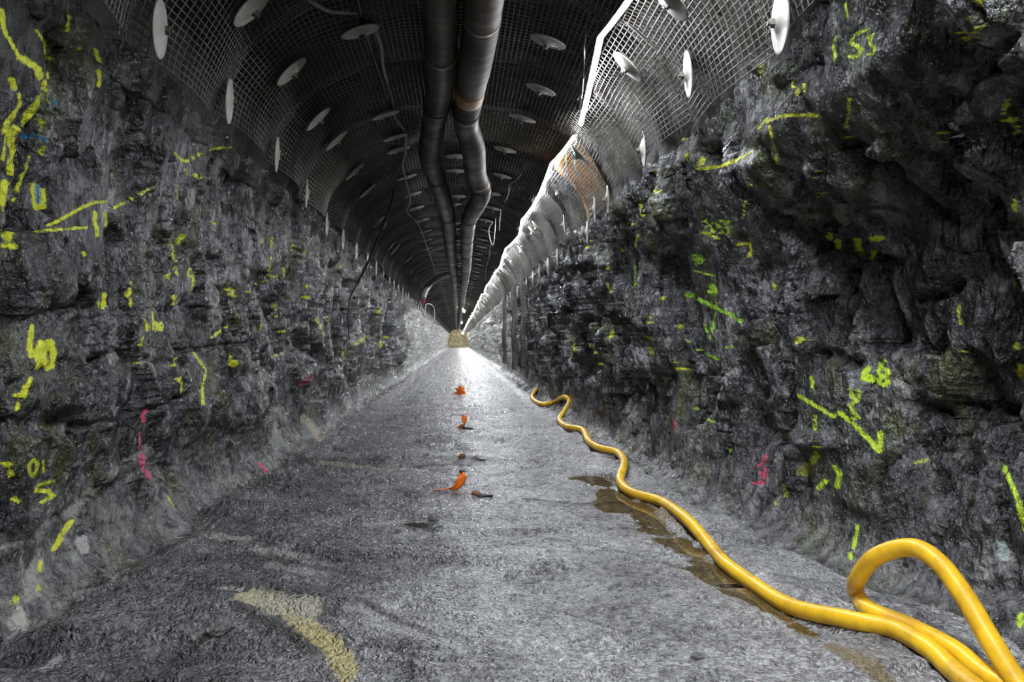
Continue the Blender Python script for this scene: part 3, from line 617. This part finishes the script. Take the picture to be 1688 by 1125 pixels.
PL, BO = dish_mesh(), bolt_mesh()
far_plate = None
def arch_frame(px=None, py=None, x=None, y=None):
    """point on the mesh surface plus inward normal: by pixel ray or by x (signed half-width share) and y"""
    if px is not None:
        d = ray(px, py); lo = 1.5
        for Y in np.arange(2.0, 80, .01):
            p = CAM + d * (Y / d.y)
            if p.z > SPR and abs(p.x) >= SX - .1 or (p.z > SPR and p.z > arch_z(p.x, -.09)): x, y = p.x, p.y; z = p.z; break
    else: z = float(arch_z(np.array(x), -.07))
    e = EXP; gx = np.sign(x) * (abs(x) / SX) ** (e - 1) / SX; gz = (max(z - SPR, .02) / SZ) ** (e - 1) / SZ
    n = Vector((-gx, 0, -gz)).normalized()
    return Vector((x, y, z)), n
def put_plate(pos, n, label, group, parts=True, tilt=(0, 0), s=1.0):
    q = Vector((n.x, n.y + tilt[1], n.z * (.25 if abs(pos.x) > 1.5 else 1))).normalized().to_track_quat('Z', 'Y')
    if parts:
        t = empty('bolt_plate', pos, label, 'bolt plate', group); link('plate', PL, t); link('bolt', BO, t)
    else:
        t = tag(link('bolt_plate', PL, None, pos), label, 'bolt plate', group)
    t.rotation_mode = 'QUATERNION'; t.rotation_quaternion = q; t.scale = (s, s, s)
    return t
near = [ # photo px, label
 (253, 45, 'big pale bolt plate at the upper left mesh edge, nearest on that side'), (370, 165, 'small rusty-edged bolt plate low on the left mesh, left of the first seam'),
 (475, 113, 'tilted bolt plate high on the left mesh, nearest of the slanting row'), (450, 253, 'upright narrow bolt plate at the lower left mesh edge above the rock'),
 (520, 192, 'tilted bolt plate on the left mesh, second of the slanting row'), (551, 228, 'tilted bolt plate on the left mesh, third of the slanting row'), (582, 280, 'tilted bolt plate on the left mesh, fourth of the slanting row'),
 (500, 318, 'thin edge-on bolt plate at the left mesh foot, next beyond the upright narrow one'), (603, 312, 'tilted bolt plate on the left mesh, fifth of the slanting row'), (408, 8, 'bolt plate cut by the top of the frame on the dark left roof'),
 (1297, 35, 'big round bolt plate at the upper right edge of the mesh above the rock'), (1142, 120, 'narrow bolt plate low on the right mesh near its lower edge'), (1040, 105, 'slanted bolt plate just right of the glowing light line'),
 (1067, 245, 'upright bolt plate at the right mesh foot below the slanted one'), (1112, -4, 'bolt plate cut by the top of the frame on the right mesh'), (985, 345, 'left one of two close bolt plates at the right mesh foot'), (1007, 328, 'right one of two close bolt plates at the right mesh foot'),
 (958, 252, 'rust-tinted bolt plate right under the break in the light line'), (893, 142, 'bolt plate on the dark roof between ducts and light line, nearer one'), (862, 190, 'bolt plate on the dark roof between ducts and light line, farther one'),
 (905, 62, 'dim bolt plate on the dark roof near the hanging cable top'), (934, 370, 'bolt plate at the right mesh foot, next beyond the close pair'), (592, 45, 'dim bolt plate on the dark roof left of the ducts, nearest there'), (634, 185, 'dim bolt plate on the dark roof left of the ducts by the black cables'), (650, 222, 'dim bolt plate left of the ducts, just beyond the one by the cables')]
for px, py, lb in near:
    p, n = arch_frame(px, py); put_plate(p + n * .03, n, lb, 'bolt plates on the roof mesh', True, (0, .13), 1.0)
taken = [arch_frame(px, py)[0] for px, py, _ in near]
rows = [(-1.66, 'on the lower left mesh edge'), (-1.35, 'on the left shoulder of the arch'), (-.75, 'on the dark roof left of the ducts'), (0.0, 'on the dark roof above the ducts'), (.62, 'on the dark roof right of the ducts'), (1.42, 'on the right shoulder of the arch'), (1.67, 'on the lower right mesh edge')]
for r, (rx, where) in enumerate(rows):
    k = 0
    for i in range(5, 46):
        y = y0 + i * PITCH + .05 + random.uniform(-.15, .15) + (PITCH / 2 if r % 2 and i % 2 else 0); x = rx + random.uniform(-.06, .06) * (abs(rx) < 1.6)
        p, n = arch_frame(None, None, x, y)
        if any((p - t).length < .55 for t in taken): continue
        k += 1
        lb = f'small bolt plate {where}, in the receding row'
        put_plate(p, n, lb, f'bolt plates {where}', i < 12, (0, random.uniform(0, .12)))

# ------------------------------------------------------------------ light line
kinks = [at_z(1075, -60, 3.66), at_z(990, 60, 3.65), at_z(957, 205, 3.65), at_z(948, 222, 3.65), at_z(910, 268, 3.65), at_z(886, 328, 3.65), at_z(861, 362, 3.65), at_z(856, 388, 3.6)]
back = [Vector((1.12, -6, 3.66)), Vector((1.2, -3.6, 3.63)), Vector((1.1, -1.2, 3.65)), Vector((1.2, 1.0, 3.62)), Vector((1.1, 3.0, 3.65))]
pts = back + kinks; y = pts[-1].y
while y < 160:
    y += random.uniform(1.9, 2.5) * (1 if y < 70 else 1.6); pts.append(Vector((1.19 + random.uniform(-.09, .07), y, 3.62 + random.uniform(-.07, .05))))
def strip(a, b, label, group):
    d = (b - a).normalized(); L = (b - a).length; dn = Vector((.12, 0, -1)); dn = (dn - d * dn.dot(d)).normalized(); sd = d.cross(dn)
    root = empty('light_strip', a, label, 'light', group)
    def sweep(name, prof, m):
        V = []; k = len(prof); NL = 5
        for j in range(NL):
            sag = Vector((0, 0, -.02 * math.sin(math.pi * j / (NL - 1))))
            c = d * (L * j / (NL - 1)) + sag
            V += [c + sd * s_ + dn * t_ for s_, t_ in prof]
        f = [(j * k + i, j * k + (i + 1) % k, (j + 1) * k + (i + 1) % k, (j + 1) * k + i) for j in range(NL - 1) for i in range(k)]
        f += [tuple(range(k))[::-1], tuple(range((NL - 1) * k, NL * k))]
        me = bpy.data.meshes.new(name); me.from_pydata([tuple(v) for v in V], [], f); me.update(); me.materials.append(m)
        bm = bmesh.new(); bm.from_mesh(me); bmesh.ops.recalc_face_normals(bm, faces=bm.faces); bm.to_mesh(me); bm.free()
        return link(name, me, root)
    sweep('housing', [(-.024, -.012), (.024, -.012), (.026, .004), (-.026, .004)], M_HOUS)
    sweep('diffuser', [(-.021, .004), (.021, .004), (.019, .011), (.01, .017), (-.01, .017), (-.019, .011)], M_LED)
    return root
k = 0
for i, (a, b) in enumerate(zip(pts[:-1], pts[1:])):
    if i == 7: continue                        # the break between two strips
    if b.y < 3.2: lb, g = 'white light strip overhead behind the frame edge', 'light strips of the glowing line'
    elif k < 9: lb, g = f'glowing white light strip along the right roof shoulder, {ORD[k]} length from the camera', 'light strips of the glowing line'; k += 1
    else: lb, g = 'glowing white light strip far along the receding light line', 'light strips of the glowing line'
    strip(a, b, lb, g)

# ------------------------------------------------------------------ ventilation ducts
def duct(name, path, r, label, stains, bands):
    P = np.array(path); C = catmull(P, 26); s = np.concatenate([[0], np.cumsum(np.linalg.norm(np.diff(C, axis=0), axis=1))])
    near_s = s[np.argmin(np.abs(C[:, 1] - 24))]
    q = np.concatenate([np.arange(0, near_s, .028), np.arange(near_s, s[-1], .5)])
    D = np.stack([np.interp(q, s, C[:, i]) for i in range(3)], 1)
    R = r * (1 + .007 * np.sin(q * 2 * np.pi / .17 + np.sin(q * 3)) + .02 * np.sin(q * 2.1) + .014 * np.sin(q * 5.3 + 1) + .008 * np.sin(q * 13 + np.sin(q * 4)))
    root = empty(name, Vector(D[0]), label, 'duct', 'twin roof ducts')
    o = tube_obj('duct_skin', D, R, M_DUCT, root, 28, D[0])
    def piece(nm, yc, ln, grow, m):
        k = (D[:, 1] > yc - ln / 2) & (D[:, 1] < yc + ln / 2)
        if k.sum() < 3: return
        tube_obj(nm, D[k], R[k] * grow, m, root, 28, D[0])
    for yc, ln in bands: piece('coupling_band', yc, ln, 1.035, M_BAND)
    for yc, ln in stains: o2 = piece('stained_sleeve', yc, ln, 1.012, M_OCHRE)
    # straps up to the roof
    for yc in np.arange(4.9, 40, 3.0):
        i = int(np.argmin(np.abs(D[:, 1] - yc))); c = D[i]; rr = R[i] * 1.03
        a = np.linspace(-.05, math.pi + .05, 22); loop = np.stack([c[0] - rr * np.cos(a), np.full(22, c[1]), c[2] - rr * np.sin(a)], 1)
        zt = float(arch_z(np.array(c[0]), .05)); loop = np.concatenate([[[c[0] - rr, c[1], zt]], loop, [[c[0] + rr, c[1], zt]]])
        tube_obj('hanger_strap', loop, .006, M_BLACK, root, 5, D[0])
    return root
def dp(px, py, z): p = at_z(px, py, CAMZ + z); return (p.x, p.y, p.z)
left_path = [(-.12, -3, 3.72), (-.13, 0, 3.74), (-.12, 3, 3.74), dp(726, 0, 2.33), dp(727, 80, 2.34), dp(726, 140, 2.34), dp(713, 215, 2.36), dp(710, 262, 2.3), dp(728, 320, 2.22), dp(739, 365, 2.2), dp(742, 405, 2.22), dp(746, 440, 2.25), dp(750, 470, 2.25), dp(751, 500, 2.2), (-.15, 60, 3.65), (-.2, 80, 3.65), (-.2, 120, 3.65), (-.2, 165, 3.65)]
right_path = [(.2, -3, 3.7), (.2, 0, 3.7), (.19, 3, 3.7), dp(797, 0, 2.3), dp(789, 70, 2.3), dp(774, 155, 2.32), dp(768, 200, 2.3), dp(780, 245, 2.22), dp(784, 285, 2.2), dp(793, 322, 2.12), dp(772, 368, 2.18), dp(769, 420, 2.2), dp(768, 450, 2.15), dp(764, 480, 2.2), dp(762, 505, 2.2), (.25, 60, 3.62), (.25, 85, 3.62), (.25, 120, 3.62), (.22, 165, 3.62)]
duct('air_duct', left_path, .132, 'left brown ventilation duct hanging under the tunnel roof', [], [(6.4, .09), (9.3, .08), (12.3, .1), (15.5, .12), (20, .15)])
duct('air_duct', right_path, .138, 'right brown ventilation duct with ochre stain hanging under the roof', [(7.35, .34)], [(5.6, .08), (8.0, .07), (9.6, .06), (10.7, .08), (13.0, .12), (16.5, .14), (23, .5)])
# branch duct curving from the ducts to the left wall
bp = catmull([at(742, 452, 27), at(728, 456, 27), at(712, 466, 26.6), at(702, 478, 26.2), at(697, 492, 26)], 10)
tag(tube_obj('branch_duct', bp, .1, simple('pale duct', (.5, .5, .5), .4, .1), None, 14), 'pale grey branch duct curving from the twin ducts to the left wall', 'duct')

# ------------------------------------------------------------------ cables
def cable(name, P, r, m, label, cat='cable'):
    return tag(tube_obj(name, catmull(P, 8), r, m, None, 6), label, cat)
def on_arch(px, py, gap=.05):
    p, n = arch_frame(px, py); return p + n * gap
cable('hanging_cable', [on_arch(968, -30), at(966, 10, 5.9), at(963, 60, 6.0), at(962, 110, 6.1), at(958, 155, 6.6), at(955, 195, 7.6)], .008, M_BLACK, 'thin black cable hanging beside the top of the light line')
cable('hanging_cable', [at(966, 15, 6.0), at(965, 60, 6.1), at(962, 110, 6.3), at(960, 150, 6.9), at(956, 180, 7.8)], .005, M_WHITEC, 'thin white wire running down beside the black hanging cable')
cable('lead_wire', [at(966, 15, 5.9), at(972, 26, 5.9), at(980, 33, 5.9), at(988, 37, 5.9)], .005, M_BLUE, 'short blue wire end at the top of the black hanging cable')
cable('lead_wire', [at(933, 250, 9.0), at(933, 280, 9.0), at(933, 320, 9.0)], .004, M_BLUE, 'straight blue wire dangling below the light line at the break')
cable('lead_wire', [at(944, 246, 8.9), at(948, 260, 8.9), at(947, 275, 8.9), at(954, 292, 8.9)], .004, M_BLUE, 'curved blue wire dangling right of the straight blue one')
cable('lead_wire', [at(952, 165, 7.3), at(958, 155, 7.2), at(962, 148, 7.2), at(965, 156, 7.2)], .005, M_WHITEC, 'tied knot of white wire where cables meet the light line')
cable('feed_cable', [at_z(908, 268, 3.66), at_z(895, 271, 3.72), at_z(880, 268, 3.78), at_z(868, 267, 3.82)], .01, M_BLACK, 'black feed cable leading left from the light line to the roof')
cable('feed_cable', [at_z(868, 267, 3.82), at_z(862, 283, 3.8), at_z(850, 298, 3.8), at_z(840, 305, 3.8), at_z(838, 320, 3.78), at_z(832, 333, 3.8)], .009, M_GREY, 'grey looped cable on the roof right of the ducts')
cable('roof_cable', [at_z(510, 0, 3.72), at_z(545, 18, 3.8), at_z(590, 22, 3.86), at_z(612, 40, 3.88), at_z(628, 75, 3.88), at_z(632, 110, 3.88), at_z(645, 160, 3.88), at_z(652, 195, 3.88)], .017, M_GREY, 'thick grey cable snaking over the dark roof left of the ducts')
cable('roof_cable', [at_z(652, 195, 3.88), at_z(668, 220, 3.84), at_z(668, 250, 3.8), at_z(664, 275, 3.78), at_z(670, 300, 3.8), at_z(676, 330, 3.78), at_z(672, 350, 3.78), at_z(690, 370, 3.8), at_z(700, 395, 3.8), at_z(712, 430, 3.8), at_z(718, 450, 3.78)], .016, M_GREY, 'grey cable looping along the roof beside the left duct')
cable('roof_cable', [at_z(585, -20, 3.8), at_z(605, 60, 3.85), at_z(632, 140, 3.86), at_z(648, 190, 3.87)], .02, M_BLACK, 'black cable beside the grey one on the near dark roof')
cable('hanging_cable', [at_z(650, 310, 3.6), at(645, 335, 11.5), at(628, 380, 12.0), at(608, 430, 12.6), at(588, 470, 13.2), at(576, 495, 12.6)], .018, M_BLACK, 'black cable sloping from the roof down the left rock wall')
cable('hanging_cable', [at(576, 495, 12.6), at(574, 520, 12.55), at(576, 560, 12.5)], .012, M_BLACK, 'black cable end dangling in front of the left rock wall')
cable('hanging_wire', [at_z(817, 360, 3.75), at(816, 380, 15), at(813, 404, 15.2), at(808, 395, 15.2), at(806, 378, 15.2), at(812, 366, 15)], .008, M_WHITEC, 'pale wire loop hanging from the roof right of the right duct')
cable('hanging_wire', [at_z(826, 345, 3.78), at(824, 362, 14.2), at(823, 380, 14.4)], .006, M_WHITEC, 'short straight pale wire next to the hanging wire loop')
cable('hanging_wire', [at(808, 405, 16), at(806, 425, 16.5), at(802, 440, 17), at(800, 460, 18)], .008, M_GREY, 'grey wire trailing down the roof beyond the pale wire loop')
cable('wall_cable', [at(692, 497, 29), at(697, 512, 29), at(700, 520, 29.5), at(702, 503, 30), at(710, 502, 31), at(716, 510, 32), at(716, 530, 32)], .016, M_WHITEC, 'pale cable drooping along the far left wall below the red box')
# red junction box on the far left wall
rb = empty('junction_box', at(697, 492, 28.4), 'small red box on the far left wall below the branch duct', 'box')
bm = bmesh.new(); bmesh.ops.create_cube(bm, size=1); bmesh.ops.scale(bm, vec=(.16, .2, .34), verts=bm.verts); bmesh.ops.bevel(bm, geom=bm.edges[:], offset=.02, segments=2, affect='EDGES'); me = bpy.data.meshes.new('body'); bm.to_mesh(me); bm.free(); me.materials.append(M_RED); link('body', me, rb)
bm = bmesh.new(); bmesh.ops.create_cube(bm, size=1); bmesh.ops.scale(bm, vec=(.13, .02, .28), verts=bm.verts); bmesh.ops.bevel(bm, geom=bm.edges[:], offset=.006, segments=2, affect='EDGES'); bmesh.ops.translate(bm, vec=(0, -.11, 0), verts=bm.verts); me = bpy.data.meshes.new('lid'); bm.to_mesh(me); bm.free(); me.materials.append(M_RED); link('lid', me, rb)

# warm lamps far in, the first a stand-in for a lit piece of duct
def lamp(pos, label, r):
    t = empty('work_lamp_or_stand_in', pos, label, 'lamp')
    bm = bmesh.new(); bmesh.ops.create_uvsphere(bm, u_segments=14, v_segments=10, radius=r); bmesh.ops.scale(bm, vec=(1, 1, 1.3), verts=bm.verts); me = bpy.data.meshes.new('bulb'); bm.to_mesh(me); bm.free(); me.materials.append(M_WARM); link('bulb', me, t)
    bm = bmesh.new(); bmesh.ops.create_cone(bm, cap_ends=True, segments=14, radius1=r * .9, radius2=r * .5, depth=r * 1.2, matrix=Matrix.Translation((0, 0, r * 1.7))); me = bpy.data.meshes.new('socket'); bm.to_mesh(me); bm.free(); me.materials.append(M_BLACK); link('socket', me, t)
lamp(at(765, 513, 52), 'warm bulb standing in for a lit piece of duct, nearer of two', .07)  # glowing bulb stands in for a warm-lit piece of the duct
lamp(at(761, 532, 95), 'warm glowing lamp beside the ducts, deep near the tunnel end', .09)
lamp(Vector((1.0, 166, 3.1)), 'warm lamp lighting the ochre end wall', .2)

# ------------------------------------------------------------------ yellow hose
HR = .043
hp = [(884, 643), (877, 657), (892, 668), (914, 665), (930, 657), (938, 665), (930, 680), (922, 694), (934, 706), (960, 712), (970, 730), (988, 742), (1018, 750), (1029, 768), (1022, 797), (1042, 817), (1090, 832), (1132, 862), (1168, 903), (1195, 935), (1245, 972), (1305, 1008), (1400, 1030), (1472, 1046), (1530, 1078), (1565, 1110)]
path = []
def first_hit(px, py):
    hs = [bv.ray_cast(CAM, ray(px, py).normalized(), 200)[0] for bv in (BV_F, BV_R)]
    return min((h for h in hs if h is not None), key=lambda h: h.y)
for px, py in hp:
    q = first_hit(px, py + 3 * (py - 563) / 300); path.append([q.x, q.y, q.z + HR * .85])
e = path[-1]
for dx, dy in ((-.03, -.22), (-.04, -.46), (.04, -.66), (.13, -.5)): path.append([e[0] + dx, e[1] + dy, max(e[2], HR * 1.3)])
NS = len(path)
loop = [(1632, 1130, 2.98, .14), (1572, 1083, 3.2, .12), (1502, 1045, 3.45, .10), (1436, 1017, 3.7, .11), (1413, 990, 3.76, .17), (1413, 958, 3.7, .27), (1442, 920, 3.55, .43), (1500, 903, 3.38, .53), (1546, 927, 3.25, .5), (1592, 987, 3.1, .38), (1632, 1055, 3.0, .22), (1678, 1128, 2.85, .1), (1730, 1200, 2.7, .08), (1790, 1300, 2.5, .1)]
for k_, (px, py, Y, _) in enumerate(loop):
    if k_ < 5:
        q = first_hit(px, py + 6); path.append([q.x, q.y, q.z + HR * 1.05])
    else:
        p = at(px, py, path[NS + 4][1] - .155 * (k_ - 4)); path.append([p.x, p.y, p.z])
HP = catmull(path, 12)
hose = empty('water_hose', Vector(HP[0]), 'thick yellow hose snaking along the right floor edge, looped in the right foreground', 'hose')
tube_obj('hose_body', HP, HR, M_HOSE, hose, 20, HP[0])
e0, e1 = np.array(HP[0]), np.array(at(898, 622, 19.6))
tube_obj('coupling', np.linspace(e0 - (HP[1] - HP[0]) / np.linalg.norm(HP[1] - HP[0]) * .1, e0 + (HP[1] - HP[0]) / np.linalg.norm(HP[1] - HP[0]) * .1, 4), HR * 1.25, M_STEEL, hose, 16, HP[0])
tag(tube_obj('drain_pipe', np.linspace(e0, [e0[0] + .3, e0[1] + .8, e0[2] + .32], 6), .05, M_STEEL, None, 16), 'short grey pipe in the right wall foot at the far end of the yellow hose', 'pipe')

# ------------------------------------------------------------------ water in the drain channel
def puddle(xy, z, m, label):
    V = [(x, y, 0) for x, y in xy]; c = np.mean(np.array(xy), axis=0); me = bpy.data.meshes.new('puddle')
    n = len(V); me.from_pydata([(v[0] - c[0], v[1] - c[1], 0) for v in V] + [(0, 0, 0)], [], [(i, (i + 1) % n, n) for i in range(n)]); me.update(); me.materials.append(m)
    tag(link('puddle', me, None, (c[0], c[1], z)), label, 'puddle')
def chx(y): return np.interp(y, [3, 3.4, 3.75, 4.6, 5.2, 6.2, 7, 8], [1.85, 1.8, 1.72, 1.6, 1.56, 1.54, 1.42, 1.45])
def chan_poly(ya, yb, wl, wr):
    yy = np.linspace(ya, yb, 16); return [(chx(t) + wr, t) for t in yy] + [(chx(t) - wl, t) for t in yy[::-1]]
puddle(chan_poly(2.7, 4.4, .22, .14), -.012, M_WATER, 'ochre puddle under the yellow hose at the lower right')
puddle(chan_poly(4.5, 5.6, .2, .14), -.018, M_WATER, 'narrow ochre puddle left of the hose, middle one of three')
puddle(chan_poly(5.7, 8.2, .3, .16), -.015, M_WATER, 'ochre puddle beside the hose where the hose bends, farthest of three')
c = at_z(698, 868, -.005); puddle([(c.x + a * .16 + b * .02, c.y + b * .12) for a, b in [(-1, .4), (-.3, .9), (.5, .5), (1, -.4), (.6, -1), (-.4, -.6)]], floor_z(c.x, c.y) + .003, M_WATER2, 'small grey puddle in the middle of the floor')

# ------------------------------------------------------------------ survey pins with orange tape
def ribbon(pts_w, m, parent, thick=.004):
    """folded tape: list of (x, y, z, half width, twist)"""
    C = catmull([p[:3] for p in pts_w], 6); t = np.linspace(0, len(pts_w) - 1, len(C))
    wd = np.interp(t, range(len(pts_w)), [p[3] for p in pts_w]); tw = np.interp(t, range(len(pts_w)), [p[4] for p in pts_w])
    T = np.gradient(C, axis=0); T /= np.linalg.norm(T, axis=1)[:, None] + 1e-9; V = []
    for i in range(len(C)):
        s0 = np.cross(T[i], [0, 1, .2]); s0 /= np.linalg.norm(s0) + 1e-9; u = np.cross(s0, T[i])
        s = math.cos(tw[i]) * s0 + math.sin(tw[i]) * u; nn = np.cross(s, T[i])
        for a, b in ((-1, 0), (-.4, .35), (.3, -.3), (1, .1)): V.append(C[i] + s * a * wd[i] + nn * b * wd[i] * .5)
    me = np_mesh('tape', np.array(V), grid_quads(len(C), 4), m); o = link('tape', me, parent)
    md = o.modifiers.new('thickness', 'SOLIDIFY'); md.thickness = thick; md.offset = 0
    return o
def marker(px, py, label, tapes, pin_h, lean):
    p = on_floor(px, py); t = empty('survey_marker', (p.x, p.y, floor_z(p.x, p.y)), label, 'survey marker', 'survey pins along the floor centre')
    V, Q = tube_np([(0, 0, -.03), (lean * .5, 0, pin_h * .5), (lean, 0, pin_h)], .011, 8); link('pin', faces_mesh('pin', V, Q, M_BLACK), t)
    V, Q = tube_np([(lean, 0, pin_h - .012), (lean, 0, pin_h + .02)], .026, 10); link('cap', faces_mesh('cap', V, Q, M_BLACK), t)
    for tp in tapes: ribbon(tp, M_ORANGE, t)
marker(752, 808, 'nearest orange tape on a black floor pin, its tail lying to the left',
       [[(.05, -.02, .17, .02, 0), (.06, -.025, .12, .04, .3), (.03, -.03, .07, .045, .2), (-.01, -.035, .03, .04, .5), (-.07, -.04, .02, .025, 1.1), (-.14, -.045, .016, .022, 1.3), (-.21, -.05, .012, .012, 1.4)],
        [(.05, -.015, .16, .015, .6), (.02, -.03, .10, .025, .8), (-.01, -.04, .05, .022, .6), (-.05, -.05, .015, .02, 1.2)]], .17, .055)
marker(764, 707, 'second orange tape on a dark floor pin, standing upright',
       [[(.0, -.02, .22, .02, 0), (.01, -.03, .18, .045, .2), (.02, -.03, .12, .04, .4), (.03, -.03, .09, .02, .3)], [(-.01, -.04, .06, .03, .4), (-.06, -.05, .03, .05, .8), (-.1, -.06, .012, .03, 1.2)]], .12, .02)
marker(758, 652, 'farthest orange tape tuft on the floor, bushy and small',
       [[(0, 0, .06, .02, 0), (-.05, -.02, .14, .05, .5), (-.12, -.03, .17, .03, .9)], [(0, -.02, .05, .03, .3), (.05, -.03, .15, .05, .9), (.11, -.03, .19, .03, .2)], [(0, -.03, .03, .03, .2), (-.08, -.05, .06, .05, .4), (-.14, -.06, .03, .03, 1)],
        [(0, -.03, .03, .03, .2), (.08, -.05, .08, .06, 0), (.13, -.06, .03, .03, .5)], [(0, -.01, .1, .03, 1), (.01, -.02, .2, .05, .4), (.03, -.02, .24, .02, 0)]], .12, 0)

# ------------------------------------------------------------------ loose stones and scraps
def stone(px, py, size, sc, m, label, name='loose_stone', cat='stone', group=None, seed=0):
    p = on_floor(px, py); bm = bmesh.new(); bmesh.ops.create_icosphere(bm, subdivisions=4, radius=1)
    V = np.array([v.co[:] for v in bm.verts]); d = plates(V + seed * 3.7, (.9, .9, .9), .12, .35, seed) + .06 * fbm(V * 3 + seed, 3, 4)
    V = V * (1 + d)[:, None] * np.array(sc) * size
    for v, c_ in zip(bm.verts, V): v.co = c_
    me = bpy.data.meshes.new(name); bm.to_mesh(me); bm.free(); me.materials.append(m)
    o = link(name, me, None, (p.x, p.y, floor_z(p.x, p.y) + size * sc[2] * .55)); o.rotation_euler = (0, 0, seed * 1.3)
    return tag(o, label, cat, group)
stone(712, 736, .06, (1.2, .7, .5), M_PALE, 'small white stone left of the pins, between first and second marker', seed=1)
stone(790, 757, .06, (1.4, .6, .45), M_PALE, 'white angular stone shard right of the pins', seed=2)
stone(762, 754, .05, (1, .8, .6), M_RUSTY, 'brown stone lying beside the white shard', seed=3)
stone(785, 817, .05, (1.2, .7, .5), M_RUSTY, 'brown scrap lying right of the nearest orange tape', 'scrap_piece', 'scrap', seed=4)
stone(800, 820, .045, (1.6, .6, .4), M_BLACK, 'black rubber scrap beside the brown scrap', 'scrap_piece', 'scrap', seed=5)
stone(716, 858, .05, (1.4, .8, .6), M_STONE, 'dark grey stone at the edge of the small grey puddle', seed=6)
stone(770, 708, .06, (1.6, .7, .35), M_BLACK, 'flat black scrap at the foot of the second marker', 'scrap_piece', 'scrap', seed=7)
stone(368, 1042, .06, (1.3, .9, .7), M_STONE, 'grey stone on the lower left floor beside the pale ochre patch', seed=8)
stone(322, 1055, .035, (1, .9, .7), M_STONE, 'small grey stone left of the stone by the ochre patch', seed=9)
stone(560, 742, .07, (1.3, .9, .6), M_STONE, 'dull stone at the foot of the left wall fan', seed=10)
stone(1150, 1085, .03, (1.2, .9, .5), M_STONE, 'small stone at the bottom floor edge right of centre', seed=11)

# ------------------------------------------------------------------ added unseen fill spot behind the camera, beam kept below the roof
lg = bpy.data.lights.new('fill_spot', 'SPOT'); lg.energy = 380; lg.spot_size = math.radians(96); lg.spot_blend = .6; lg.shadow_soft_size = .1
lo = bpy.data.objects.new('fill_spot', lg); COL.objects.link(lo); lo.location = (.5, -1.2, 3.35); lo.rotation_euler = (math.radians(41), 0, 0)
tag(lo, 'added fill spot behind the camera lighting the near rock walls', 'lamp')
